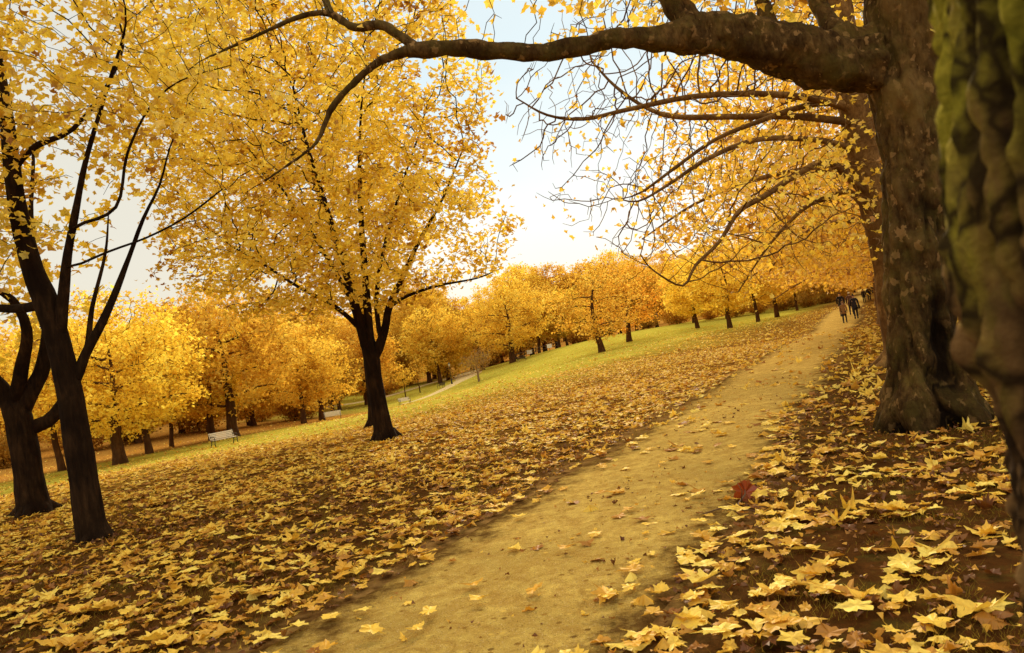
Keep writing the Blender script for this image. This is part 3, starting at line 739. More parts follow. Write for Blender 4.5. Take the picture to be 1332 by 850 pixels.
# left tree nearest to the camera
att = np.vstack([(lambda e: e[(e[:, 0] < -6.0) | (e[:, 2] > 4.9)])(ellipsoid_pts(1450, (-6.4, 10.5, 6.7), (3.2, 2.6, 3.0), .15, zmin=3.9)), ellipsoid_pts(300, (-4.2, 9.9, 6.2), (1.6, 1.4, 1.3), .1, zmin=5.0)])
near_tree('maple_tree', 'slender dark leaning tree nearest on the lawn with sparse yellow leaves', (-5.82, 10.57, 0), L['A_trunk'], [L['A_l%d' % i] for i in range(1, 7)],
    att, .2, .36, 1.8, .005, 2.3, dict(per=7.0, rthin=.011, spread=.17, size=.108, up=.5, drop=.06), LEAF_MID, M['leaf_maple'], M['bark_maple'], (0, 0, .08), roots=(6, .3, .14))
att = ellipsoid_pts(1000, (-11.0, 14.9, 5.4), (2.9, 2.8, 3.2), .15, zmin=2.6)
near_tree('maple_tree', 'dark tree forking low into thick limbs behind the slender leaning tree', (-9.24, 14.87, 0), L['B_trunk'], [L['B_l%d' % i] for i in range(1, 5)],
    att, .24, .45, 2., .006, 2.2, dict(per=5, rthin=.013, spread=.2, size=.16, up=.6, drop=.06), LEAF_MID, M['leaf_maple'], M['bark_maple'], (0, 0, .1), roots=(7, .6, .22))

# big plane tree beside the path
def plane_tree():
    base = np.array((4.56, 9.3, 0)); root = empty('plane_tree', base, 0, 'huge mottled plane tree with one thick limb arching over the path', 'tree')
    seeds0 = catmull(L['plane_trunk'], .03)
    g = np.random.default_rng(11)
    burls = [(4.25, 9.0, 4.1, .30, .16), (4.75, 8.85, 3.75, .28, .12), (5.3, 8.95, 4.3, .3, .13), (5.4, 9.2, 3.9, .25, .12), (4.65, 8.9, 2.05, .22, .05), (4.6, 8.92, 2.85, .3, .06), (4.3, 9.1, 3.4, .3, .07),
             (4.2, 8.9, .35, .3, .12), (4.75, 8.75, .3, .28, .14), (5.05, 8.95, .6, .28, .10), (4.05, 9.2, .15, .3, .1), (5.15, 8.9, .2, .3, .12), (4.95, 8.9, 4.9, .3, .12)]
    cavs = [(4.78, 8.85, .95, .24, -.15), (4.80, 8.78, .55, .20, -.16), (4.72, 8.85, 1.35, .16, -.08), (4.40, 8.75, .25, .13, -.12), (5.1, 8.8, .45, .14, -.10), (4.46, 8.9, 2.75, .16, -.09), (4.5, 8.83, .55, .16, -.08), (4.45, 8.92, 3.35, .18, -.07), (4.88, 8.8, .32, .2, -.12), (4.5, 8.9, 2.5, .25, -.05)]
    def disp(V, D, r):
        d = .060*fbm(V*np.array([2.2, 2.2, 1.1]), 4)+.030*perlin(V*np.array([8, 8, 3.0]))-.022*np.clip(1-np.abs(perlin(V*np.array([6, 6, 1.6])+4))*3.5, 0, 1)+.014*perlin(V*np.array([22, 22, 9]))+.006*perlin(V*np.array([50, 50, 26]))
        ang = np.arctan2(D[:, 0], D[:, 1])
        fl = np.exp(-np.maximum(V[:, 2], 0)/.55)
        d += fl*.10*np.sin(ang*5+1.3+1.5*perlin(V*.8))
        d += -.035*np.clip(1-np.abs(perlin(V*np.array([2.6, 2.6, .55])))*7, 0, 1)*(V[:, 2] < 3.2)
        for x, y, z, rr, a in burls+cavs:
            q = ((V-np.array((x, y, z)))**2).sum(1)/(rr*rr); d += a*np.exp(-q*1.4)
        return d
    rel = []
    def disp2(V, D, r):
        d = disp(V, D, r); rel.append(np.clip((d+.17)/.30, 0, 1)); return d
    w = Wood(); V, F = tube_np(seeds0[:, :3], seeds0[:, 3], 200, disp2); w.add(V-base, F)
    w2 = Wood(); flare_root(w2, base+np.array((.08, 0, 0)), .52, 7, .42, .2, g, bark_disp(.2))
    for V, F in zip(w2.V, w2.F): w.add(V-base, F-F.min())
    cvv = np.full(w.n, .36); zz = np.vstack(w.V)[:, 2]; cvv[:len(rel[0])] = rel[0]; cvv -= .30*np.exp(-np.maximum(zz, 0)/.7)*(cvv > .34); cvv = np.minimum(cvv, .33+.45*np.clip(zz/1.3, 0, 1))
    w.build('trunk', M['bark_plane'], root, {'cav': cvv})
    def ldisp(V, D, r):
        return r*(.30*fbm(V*2.6, 4)+.12*perlin(V*8))+.010*perlin(V*20)+.05*r*np.clip(perlin(V*4.2+7)-.35, 0, 1)*6
    lw = Wood()
    for k, n in (('plane_limb', 40), ('plane_limb_a', 14), ('plane_limb_b', 16), ('plane_limb_c', 10), ('plane_up1', 26), ('plane_up2', 20), ('plane_up3', 20)):
        p = catmull(L[k], .06); V, F = tube_np(p[:, :3], p[:, 3], n, ldisp); lw.add(V-base, F)
    # twigs and leaves
    seeds = seed_list(L['plane_trunk'], [L[k] for k in ('plane_limb', 'plane_limb_a', 'plane_limb_b', 'plane_limb_c', 'plane_up1', 'plane_up2', 'plane_up3')], .2)
    att = np.vstack([ellipsoid_pts(1500, (3.6, 9.6, 8.6), (4.2, 4.2, 3.2), .2, zmin=5.2), ellipsoid_pts(260, (2.4, 9.6, 6.0), (1.9, 1.2, .9), .1),
                     ellipsoid_pts(60, (-2.0, 8.5, 5.0), (1.6, .8, 1.0), .1), ellipsoid_pts(70, (.4, 8.9, 5.5), (1.0, .6, .55), .1), ellipsoid_pts(200, (6.3, 9.8, 5.3), (1.6, 1.5, 1.7), .2)])
    P, par, rad, n0 = grow(seeds, att, .18, .34, 1.7, (0, 0, .02), jitter=.4)
    r = radii(par, rad, n0, .005, 2.3)
    bw = lw
    keep = np.arange(len(P))
    # only the grown part: start chains at nodes after n0
    ch = [[] for _ in range(len(P))]
    for i in range(len(P)):
        if par[i] >= 0: ch[par[i]].append(i)
    stack = [(i, par[i]) for i in range(n0, len(P)) if par[i] < n0]
    while stack:
        i, pr = stack.pop(); idx = [pr, i]; cur = i
        while ch[cur]:
            b = max(ch[cur], key=lambda c: r[c])
            stack += [(c, cur) for c in ch[cur] if c != b]; idx.append(b); cur = b
        idx = np.array(idx); rr = r[idx].copy(); rr[0] = rr[1]; rr[-1] *= .5
        V, F = tube_np(P[idx], rr, 7 if rr.max() > .03 else 5 if rr.max() > .012 else 3); bw.add(V-base, F)
    lw.build('limb', M['bark_plane'], root, {'cav': np.full(lw.n, .5)})
    Q, nr, s, ti = foliage(P, r, per=4.2, rthin=.010, spread=.16, size=.12, up=.3, drop=.08, n0=n0, sel=.6)
    lp = np.vstack([catmull(L[k], .1)[:, :3] for k in ('plane_limb', 'plane_limb_a', 'plane_limb_b')])
    far_ = np.linalg.norm(Q[:, None]-lp[None], axis=2).min(1) > .38
    Q, nr, s, ti = Q[far_], nr[far_], s[far_], ti[far_]
    link('crown', leaves_mesh('crown', Q-base, nr, s, LEAF_MID, ti, M['leaf_plane'], .3), root)
    print('plane', len(P), len(Q))
plane_tree()

# next plane along the path: its drooping limbs fan out to the left
att = np.vstack([ellipsoid_pts(4200, (4.9, 16.9, 6.0), (4.6, 4.2, 3.2), .1, zmin=2.4), ellipsoid_pts(1400, (5.2, 16.0, 3.6), (3.4, 3.2, 1.6), .1, zmin=1.9), ellipsoid_pts(900, (7.5, 17.5, 9.5), (4.5, 4.5, 3.5), .1)])
near_tree('plane_tree', 'second plane tree along the path with long drooping limbs behind the huge trunk', (8.22, 17.4, 0), L['p2_trunk'], [L['p2_l%d' % i] for i in range(1, 7)],
    att, .21, .42, 1.3, .0075, 2.25, dict(per=2.3, rthin=.0145, spread=.22, size=.125, up=.25, drop=.12, sel=.58), LEAF_MID, M['leaf_plane'], M['bark_limb'], (-.05, 0, -.06), curl=.3, cut=lambda Q: rng.random(len(Q)) < np.clip(.3+.7*sstep(2.5, 7.0, Q[:, 0]-.5*np.maximum(Q[:, 2]-4, 0)), 0, 1), roots=(6, .8, .3), jitter=.16)

# avenue of planes beyond
def generic_limbs(g, H, spread, n, z0, z1, droop, side=None):
    out = []
    for k in range(n):
        a = 2*math.pi*(k*.618)+g.uniform(-.25, .25)
        z = z0+(z1-z0)*((k+.5)/n); L_ = spread*(1-.45*(z-z0)/(H-z0))*g.uniform(.75, 1.05)
        pts = [(0, 0, z, .10)]; 
        for t in (.25, .5, .75, 1.):
            pts.append((L_*t*math.sin(a+.2*t), L_*t*math.cos(a+.2*t), z+L_*(.32*t-droop*t*t), .10*(1-.8*t)))
        out.append(pts)
    return out
def proto_tree(seed, H, r0, spread, nl, z0, droop, att, D, kill, infl, leafkw, tmpl, lmat, bark, lean=.0, rtip=.01, bias=(0, 0, .05), stem=None, name='tree'):
    g = np.random.default_rng(seed)
    trunk = [(0, 0, -.25, r0*1.5), (0, 0, .15, r0*1.25), (lean*.3, 0, .8, r0), (lean, g.uniform(-.1, .1), z0, r0*.9), (lean+g.uniform(-.4, .4), g.uniform(-.4, .4), z0+(H-z0)*.35, r0*.5), (lean+g.uniform(-.8, .8), g.uniform(-.8, .8), z0+(H-z0)*.62, r0*.16)]
    limbs = [[(x+lean, y, z, r*r0/.4) for x, y, z, r in l] for l in generic_limbs(g, H, spread, nl, z0, H*.62, droop)]
    P, par, rad, n0 = grow(seed_list(trunk, limbs, D), att(g), D, kill, infl, bias, g=g, jitter=.3)
    r = radii(par, rad, n0, rtip, 2.3)
    w = Wood(); skin_tree(P, par, r, w, bark_disp(.12, 3., .4), 12, rmin=0)
    Q, nr, s, t = foliage(P, r, g=g, **leafkw)
    root = empty(name, (0, 0, 0)); w.build('trunk', bark, root)
    link('crown', leaves_mesh('crown', Q, nr, s, tmpl, t, lmat, .3, g), root)
    print('proto', seed, len(P), len(Q)); return root
used = set()
def place(proto, x, y, rz, scale, label, group=None, col=None, cat='tree', sz=None):
    o = proto if proto.name not in used else copy_tree(proto)
    used.add(proto.name); used.add(o.name)
    o.location = (x, y, hz(x, y)); o.rotation_euler = (0, 0, rz); o.scale = (scale, scale, sz or scale)
    for k in ('label', 'group', 'category'):
        if k in o: del o[k]
    tag(o, label, cat, group)
    if col:
        for c in o.children:
            if c.name.startswith('crown'): c.color = (*col, 1)
    return o

avA = proto_tree(21, 15, .48, 7.8, 11, 3.4, .42, lambda g: np.vstack([ellipsoid_pts(1900, (0, 0, 7.2), (7.4, 7.4, 6.0), .25, g=g, zmin=2.3), ellipsoid_pts(700, (0, 0, 4.4), (7.6, 7.6, 2.0), .5, g=g, zmin=2.3)]),
    .5, .8, 3.5, dict(per=10, rthin=.022, spread=.36, size=.21, up=.3, drop=.15), LEAF_LO, M['leaf_plane'], M['bark_limb'], name='plane_tree')
avB = proto_tree(22, 16, .5, 7.6, 12, 3.0, .45, lambda g: np.vstack([ellipsoid_pts(1900, (0, 0, 7.6), (7.2, 7.2, 6.4), .25, g=g, zmin=2.2), ellipsoid_pts(700, (0, 0, 4.2), (7.4, 7.4, 2.0), .5, g=g, zmin=2.2)]),
    .5, .8, 3.5, dict(per=10, rthin=.022, spread=.36, size=.21, up=.3, drop=.15), LEAF_LO, M['leaf_plane'], M['bark_limb'], name='plane_tree')
ords = ['third', 'fourth', 'fifth', 'sixth', 'seventh', 'eighth', 'ninth', 'tenth']
for k, s in enumerate((28, 37.5, 47, 57, 68, 81, 96, 114)):
    x, y = xy(s, .7+.3*math.sin(k*2.1))
    place((avA, avB)[k % 2], x, y, k*2.4+.7, 1-.02*k, '%s plane tree in the avenue beside the path, with low golden branches' % ords[k], 'plane trees lining the right side of the path', col=(1, .93-.02*k, .8))

# foreground trunk at the right edge
def mossy_tree():
    bx, by = .83, .82
    root = empty('mossy_tree', (bx, by, 0), 0, 'blurred mossy tree trunk very close at the right edge', 'tree')
    p = catmull([(0, 0, -.2, .42), (0, 0, .3, .34), (0, 0, 1.0, .318), (0, 0, 1.5, .318), (.02, 0, 2.2, .31), (.05, 0, 3.5, .30), (.1, 0, 6, .26), (.1, .1, 9, .15)], .012)
    p = p[p[:, 2] < 6]
    rel = {}
    def disp(V, D, r):
        ang = np.arctan2(D[:, 0], D[:, 1])
        C = np.stack([np.cos(ang)*1.0, np.sin(ang)*1.0, V[:, 2]*.55], 1)
        n1 = perlin(C*np.array([6.5, 6.5, 4.0])+3); n2 = perlin(C*np.array([8, 8, 5]))
        ridge = 1-np.abs(n1)*2.4
        fis = np.clip(ridge, 0, 1)**1.4
        d = -.036*fis+.016*n2-.026*np.clip(1-np.abs(perlin(C*np.array([12, 12, 3.6])+9))*4, 0, 1)+.012*perlin(C*24)+.011*perlin(C*46)+.005*perlin(C*90)
        left = np.exp(-((((ang+1.05+np.pi) % (2*np.pi))-np.pi)/.42)**2)
        z = V[:, 2]+.07+.07*perlin(C*np.array([7, 7, 3.])+2)
        d += left*.030*sstep(1.53, 1.60, z)*(1-.8*sstep(1.62, 2.0, z))
        d -= left*.018*np.exp(-((z-1.48)/.07)**2)
        rel['d'] = d
        return d
    V, F = tube_np(p[:, :3], p[:, 3], 300, disp)
    m, nt, out = new_mat('mossy bark'); tc = N(nt, 'TexCoord').outputs['Object']
    cav = attr(nt, 'cav'); n1 = noise(nt, tc, 9., 6, .65); n2 = noise(nt, stretch(nt, tc, (1, 1, .35)), 4., 5, .6); n3 = noise(nt, tc, 70., 5, .7)
    bark = ramp(nt, n1, [(.3, (.07, .034, .012)), (.55, (.21, .115, .042)), (.8, (.36, .22, .085))])
    moss = ramp(nt, n3, [(.25, (.09, .085, .008)), (.5, (.25, .215, .018)), (.75, (.42, .35, .04))])
    sep = N(nt, 'SeparateXYZ'); nt.links.new(tc, sep.inputs[0])
    hi = math_n(nt, 'ADD', math_n(nt, 'MULTIPLY', math_n(nt, 'SUBTRACT', sep.outputs[2], 1.55), .55), n2)
    c = mix(nt, ramp(nt, hi, [(.47, 0.), (.60, .92)]), bark, moss)
    wv = N(nt, 'VectorMath'); wv.operation = 'ADD'; nt.links.new(stretch(nt, tc, (1, 1, .42)), wv.inputs[0])
    nv = N(nt, 'TexNoise'); nv.inputs['Scale'].default_value = 6.; nv.inputs['Detail'].default_value = 4; nt.links.new(tc, nv.inputs['Vector'])
    sc3 = N(nt, 'VectorMath'); sc3.operation = 'SCALE'; sc3.inputs['Scale'].default_value = .16; nt.links.new(nv.outputs['Color'], sc3.inputs[0]); nt.links.new(sc3.outputs[0], wv.inputs[1])
    crack = voro(nt, wv.outputs[0], 13., 'DISTANCE_TO_EDGE')
    c = mix(nt, ramp(nt, crack, [(.02, .9), (.13, 0.)]), c, (.018, .009, .004))
    hole_shade = noise(nt, stretch(nt, tc, (1, 1, .4)), 6.5, 3, .5)  # dark of deep cavities painted on as patches, not modelled
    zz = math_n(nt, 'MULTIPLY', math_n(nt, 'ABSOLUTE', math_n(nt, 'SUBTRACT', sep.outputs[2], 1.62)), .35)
    c = mix(nt, ramp(nt, math_n(nt, 'SUBTRACT', hole_shade, zz), [(.53, 0.), (.60, .9)]), c, (.012, .006, .003))
    c = mix(nt, ramp(nt, cav, [(.30, .97), (.58, 0.)]), c, (.010, .005, .003))  # recess shade painted into the fissures by their depth
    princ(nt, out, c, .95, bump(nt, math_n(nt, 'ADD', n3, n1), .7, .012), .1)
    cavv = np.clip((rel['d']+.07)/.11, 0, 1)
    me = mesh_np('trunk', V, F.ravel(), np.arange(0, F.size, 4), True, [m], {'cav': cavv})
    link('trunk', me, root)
mossy_tree()

# ------------------------------------------------------------------ trees across the lawn
def dome(n, H, rad, z0, lo=.1):
    c = (z0+H)/2
    return lambda g: ellipsoid_pts(n, (0, 0, c), (rad, rad, (H-z0)/2), lo, g=g)
LK = dict(per=15, rthin=.03, spread=.30, size=.25, freq=.45, gap=.25, up=.6, drop=.08)
mA = proto_tree(31, 9.5, .24, 3.6, 7, 1.9, .1, dome(900, 10, 4.4, 1.5), .42, .62, 3.2, LK, LEAF_QUAD, M['leaf_far'], M['bark_far'], name='maple_tree')
mB = proto_tree(32, 9.5, .19, 3.4, 6, 2.1, .05, dome(850, 9.6, 4.0, 1.9), .42, .62, 3.2, LK, LEAF_QUAD, M['leaf_far'], M['bark_far'], lean=-.2, name='maple_tree')
mC = proto_tree(33, 10, .30, 4.6, 9, 1.8, .3, dome(1100, 9.6, 5.4, 1.0), .46, .68, 3.4, dict(LK, per=8), LEAF_QUAD, M['leaf_far'], M['bark_far'], lean=.2, name='autumn_tree')
oak = proto_tree(34, 11, .38, 5.5, 10, 1.9, .2, dome(1500, 11.5, 6.4, 1.5), .46, .68, 3.4, dict(LK, per=12, size=.27), LEAF_QUAD, M['leaf_far'], M['bark_far'], name='oak_tree')
bA = proto_tree(35, 17, .42, 5, 8, 3.4, .1, dome(1100, 18, 6.8, 1.8, .25), .8, 1.1, 5, dict(per=27, rthin=.06, spread=.62, size=.40, up=.5, drop=.1, freq=.3, gap=.25), LEAF_QUAD, M['leaf_far'], M['bark_far'], name='tall_tree', rtip=.02)
bB = proto_tree(36, 14, .40, 5, 8, 2.6, .15, dome(1000, 15, 6.4, 1.2, .25), .8, 1.1, 5, dict(per=27, rthin=.06, spread=.62, size=.40, up=.5, drop=.1, freq=.3, gap=.25), LEAF_QUAD, M['leaf_far'], M['bark_far'], name='round_tree', rtip=.02)
bC = proto_tree(37, 12, .34, 4.6, 8, 1.6, .25, dome(900, 12, 6.2, .6, .25), .8, 1.1, 5, dict(per=24, rthin=.06, spread=.62, size=.38, up=.5, drop=.1, freq=.3, gap=.25), LEAF_QUAD, M['leaf_far'], M['bark_far'], name='spreading_tree', rtip=.02)

Yl = (1.08, 1.1, .9); Go = (1, .95, .8); Or = (.9, .78, .7); Br = (.72, .58, .55); Ol = (.85, .88, .7)
G1 = 'trees along the near side of the wood on the left'; G2 = 'trees standing in a row across the far lawn'
place(oak, -20.8, 41.0, .4, .80, 'bright yellow spreading oak with a stout trunk behind the two dark left trees', None, Yl)
place(mB, -26.1, 45.0, .9, .95, 'slim golden tree between the two dark trees at the far left', G1, Go)
place(mA, -23.4, 49.8, 1.9, .85, 'golden tree with a knobbly trunk just right of the bright yellow oak', G1, Yl)
place(mB, -24.2, 54.9, 2.9, .72, 'thin leaning golden tree, second to the right of the bright oak', G1, Go)
place(mA, -22.5, 57.8, 4.2, 1.02, 'golden tree standing directly behind the pale bench', G1, Yl)
place(oak, -20.5, 56.4, 2.2, 1.0, 'orange oak with a broad trunk just right of the pale bench', G1, Or)
place(mB, -27.5, 80.4, .3, .9, 'small thin tree deep in the brown wood beyond the pale bench', G1, Or)
place(mA, -19.8, 72.3, 5.1, .98, 'left one of the twin golden trees left of the big maple trunk', G1, Go)
place(mC, -19.0, 75.6, 1.2, .85, 'right one of the twin golden trees left of the big maple trunk', G1, Go)
place(mB, -23.0, 97.3, 2.2, .95, 'very thin far tree just beyond the twin golden trees', G1, Or)
place(mA, -22.3, 97.9, 3.4, .85, 'very thin far tree beside the lawn edge, close left of the maple trunk', G1, Or)
place(mC, -22.7, 117.8, 4.1, 1.2, 'dark orange tree seen at the left edge of the big maple trunk', G1, Or)
place(mA, -12.3, 124.4, .8, 1.25, 'tall golden tree beyond the lamp post and the far bench', G2, Go)
place(mC, -5.72, 129.9, 2.0, 1.05, 'brownish tree right behind the bare grey bush', G2, Br)
place(oak, -.7, 120, 1.1, 1.15, 'stout-trunked golden tree by the dark bench on the rise', G2, Go)
place(mB, 4, 140, 2.6, 1.3, 'tree with a slim trunk behind the far dark rail', G2, Or)
place(mB, 9, 139.7, .2, 1.1, 'slim tree at the far lawn edge left of the brown spreading tree', G2, Yl)
place(mA, 7.6, 139, 3.9, .9, 'small slim tree at the far lawn edge, right of the rail', G2, Go)
place(mC, 8.42, 79.6, 3.0, 1.0, 'low spreading tawny tree with a thick trunk in the middle of the lawn', G2, (.95, .82, .75))
place(mC, 13.3, 94.1, 5.5, 1.0, 'orange spreading tree just right of the tawny tree on the lawn', G2, (1.0, .74, .6))
place(mA, 23.3, 102.4, 1.4, 1.0, 'small golden tree, first of the row of four by the upper lawn', G2, Yl)
place(mA, 20.7, 77.3, 2.8, .92, 'golden tree with a dark trunk, second in the row on the upper lawn', G2, Yl)
place(mB, 27.6, 90.9, 4.4, 1.05, 'golden tree with a straight trunk, third in the row on the upper lawn', G2, Go)
place(mA, 32.7, 99.8, 5.9, 1.08, 'golden tree with a forked trunk, fourth in the row on the upper lawn', G2, Go)
place(mB, 40, 113.1, 1.0, .9, 'thin young orange tree at the far right end of the lawn row', G2, Or)

def sapling(seed, name):
    return proto_tree(seed, 4.4, .07, 1.4, 5, 1.4, .0, dome(220, 4.6, 1.5, 1.3), .28, .4, 2.2, dict(per=5, rthin=.03, spread=.2, size=.2, up=.5, drop=.05), LEAF_QUAD, M['leaf_far'], M['bark_far'], name=name)
sp = sapling(41, 'sapling')
place(sp, -15, 104, 0, 1., 'young thin-stemmed tree on the far lawn, left of its twin', 'saplings on the far lawn', Go)
place(sp, -13.7, 109.1, 2, 1.05, 'young thin-stemmed tree on the far lawn, near the pale path', 'saplings on the far lawn', Or)
bare = proto_tree(42, 3.4, .11, 1.6, 9, .9, .0, lambda g: np.vstack([ellipsoid_pts(500, (-.3, 0, 2.3), (1.9, 1.8, 1.3), .1, g=g), ellipsoid_pts(350, (.6, .2, 2.8), (1.4, 1.5, 1.3), .1, g=g)]), .17, .22, 1.4, dict(per=2.6, rthin=.03, spread=.14, size=.11, up=.4, drop=.02), LEAF_QUAD, M['leaf_far'], flat_mat('bare grey twigs', (.24, .15, .075), .9), rtip=.02, name='round_bush')
place(bare, -4.86, 94.9, 0, 1.0, 'round bare grey brown small tree beside the pale far path', None, (.52, .42, .5), cat='bush')

# far belt of trees closing the view
random.seed(5)
kinds = [(bA, 'tall golden tree in the dense far belt of woodland'), (bB, 'round orange tree in the dense far belt of woodland'), (bC, 'low spreading tree in the dense far belt of woodland')]
tn = [(1., .95, .8), (.92, .78, .65), (.98, .88, .7), (.82, .70, .55), (.92, .92, .7), (1.05, 1.04, .9)]
far = []
def belt(az0, az1, d0, d1, n, smin, smax, ks=(0, 1, 2)):
    for k in range(n):
        az = az0+(az1-az0)*(k+random.uniform(.15, .85))/n; d = random.uniform(d0, d1)
        x, y = d*math.sin(R(az)), d*math.cos(R(az))
        i = random.choice(ks)
        place(kinds[i][0], x, y, random.uniform(0, 6.28), random.uniform(smin, smax), kinds[i][1], 'far woodland trees', random.choice(tn))
belt(-42, -14, 74, 90, 10, .58, .70, (1, 2))
belt(-44, -10, 98, 120, 14, .72, .9)
belt(-20, -4, 128, 150, 10, .85, 1.05)
belt(-12, 10, 152, 175, 14, .85, 1.1)
belt(-2, 24, 150, 180, 14, .8, 1.05)
belt(12, 32, 128, 150, 10, .7, .85, (1, 2))
belt(-46, 34, 185, 240, 30, 1.0, 1.3, (0, 1))
belt(24, 46, 60, 120, 12, .8, 1.0)

# ------------------------------------------------------------------ benches, lamp, rail
def make_bench():
    root = empty('park_bench', (0, 0, 0))
    for k in range(4):
        mb = MB(); mb.box((0, -.20+.12*k, .44+.004*k), (1.7, .095, .03), bev=.006); mb.build('seat_slat', M['wood_pale'], root)
    for k in range(4):
        mb = MB(); mb.box((0, .26+.045*k, .54+.105*k), (1.7, .028, .085), Matrix.Rotation(R(-20), 4, 'X'), .006); mb.build('back_slat', M['wood_pale'], root)
    for s in (-1, 1):
        x = s*.78; mb = MB()
        mb.tube([(x, -.27, 0), (x, -.22, .2), (x, -.24, .42)], .028); mb.tube([(x, .34, 0), (x, .24, .22), (x, .22, .42)], .028)
        mb.tube([(x, -.25, .415), (x, .24, .415)], .024); mb.tube([(x, .22, .42), (x, .30, .62), (x, .43, .92)], .024)
        mb.tube([(x, -.24, .42), (x, -.27, .62), (x, -.1, .66), (x, .15, .645), (x, .30, .66)], .024)
        mb.tube([(x, -.22, .2), (x, .24, .22)], .014)
        mb.build('end_frame', M['iron'], root, True)
    return root
bench = make_bench()
for i, (x, y, rz, lab) in enumerate([(-15.45, 41.2, R(48), 'pale wooden bench with dark iron ends at the lawn edge, nearest of the benches'),
        (-15.24, 64.2, R(12), 'pale bench on the green lawn, left of the big maple trunk'),
        (-12.72, 87.1, R(35), 'small pale bench at the near end of the pale far path'),
        (-10.6, 107.3, R(-50), 'dark bench beside the pale path near the lamp post'),
        (.65, 112, R(150), 'dark bench on the rise below the far rail')]):
    o = bench if i == 0 else copy_tree(bench)
    o.location = (x, y, hz(x, y)); o.rotation_euler = (0, 0, rz); o.scale = (.78, .78, .78); tag(o, lab, 'bench', 'benches around the lawn')
    if i > 2:
        for c in o.children:
            if 'slat' in c.name:
                c.data = c.data.copy() if c.data.users > 1 else c.data
                c.data.materials.clear(); c.data.materials.append(M['rail'])

x, y = -9.3, 109.6
lp = empty('street_lamp', (x, y, hz(x, y)), 0, 'slim dark lamp post standing where the pale far path bends', 'lamp post')
mb = MB(); mb.tube([(0, 0, -.1), (0, 0, .25), (0, 0, .3), (0, 0, .7), (0, 0, .75)], [.13, .12, .10, .085, .05], 12); mb.build('base', M['iron'], lp, True)
mb = MB(); mb.tube([(0, 0, .75), (0, 0, 2.3), (0, 0, 2.42), (0, 0, 2.46)], [.05, .038, .038, .06], 10); mb.tube([(-.28, 0, 2.2), (.28, 0, 2.2)], .016, 6); mb.build('post', M['iron'], lp, True)
mb = MB(); mb.tube([(0, 0, 2.46), (0, 0, 2.8)], [.09, .16], 6); lan = mb.build('lantern', M['lantern'], lp)
mb = MB(); mb.tube([(0, 0, 2.8), (0, 0, 2.9), (0, 0, 2.97), (0, 0, 3.05)], [.19, .12, .04, .03], 6); mb.build('cap', M['iron'], lan)

pts = [(-.6, 128.5), (1.3, 129.6), (3.2, 130.7), (5.1, 131.8), (7, 133)]
fr = empty('rail_fence', (*pts[0], hz(*pts[0])), 0, 'low dark wooden rail on the rise behind the far bench', 'fence')
b0 = Vector((*pts[0], hz(*pts[0])))
for p in pts:
    q = Vector((*p, hz(*p)))-b0; mb = MB(); mb.box(q+Vector((0, 0, .5)), (.12, .12, 1.1), bev=.015); mb.build('post', M['rail'], fr)
for h_ in (.45, .92):
    mb = MB()
    for a, b in zip(pts, pts[1:]):
        mb.tube([Vector((*a, hz(*a)+h_))-b0, Vector((*b, hz(*b)+h_))-b0], .055, 6)
    mb.build('rail', M['rail'], fr)
for i, (x, y, lab) in enumerate([(2.0, 122, 'small white notice board on a post between the rail and bench'), (5.2, 124, 'small white notice board on a post near the slim tree by the rail')]):
    r_ = empty('notice_board', (x, y, hz(x, y)), .3*i, lab, 'sign', 'small white boards by the rail')
    mb = MB(); mb.box((0, 0, .35), (.07, .07, .8), bev=.01); mb.build('post', M['rail'], r_)
    mb = MB(); mb.box((0, -.05, .75), (.8, .03, .6), bev=.01); mb.build('board', M['white'], r_)

# undergrowth at the wood edge: individual shrubs
shr = proto_tree(51, 2.6, .06, 1.5, 7, .3, .1, lambda g: ellipsoid_pts(420, (0, 0, 1.3), (2.2, 2.2, 1.4), .1, g=g, zmin=.1), .3, .4, 2., dict(per=11, rthin=.04, spread=.25, size=.2, up=.4, drop=.05), LEAF_QUAD, M['leaf_far'], M['bark_far'], name='shrub')
random.seed(9)
sh = [(az, d) for az, d in [(-33, 70), (-29, 74), (-26, 80), (-22, 84), (-18, 92), (-15.5, 88), (-13.4, 112), (-9.5, 124), (-7.8, 150), (-2, 150), (4.5, 148), (6.5, 142), (9.5, 140), (11.5, 138), (13.8, 136), (15.5, 132), (17, 130), (18.6, 128), (20.2, 126), (21.3, 130), (22.2, 134)]]
for az, d in sh:
    place(shr, d*math.sin(R(az)), d*math.cos(R(az)), random.uniform(0, 6), random.uniform(.8, 1.25), 'low brown shrub under the trees at the far edge of the lawn', 'shrubs along the far wood edge', random.choice([(.5, .36, .3), (.62, .42, .32), (.75, .55, .38)]), cat='shrub')

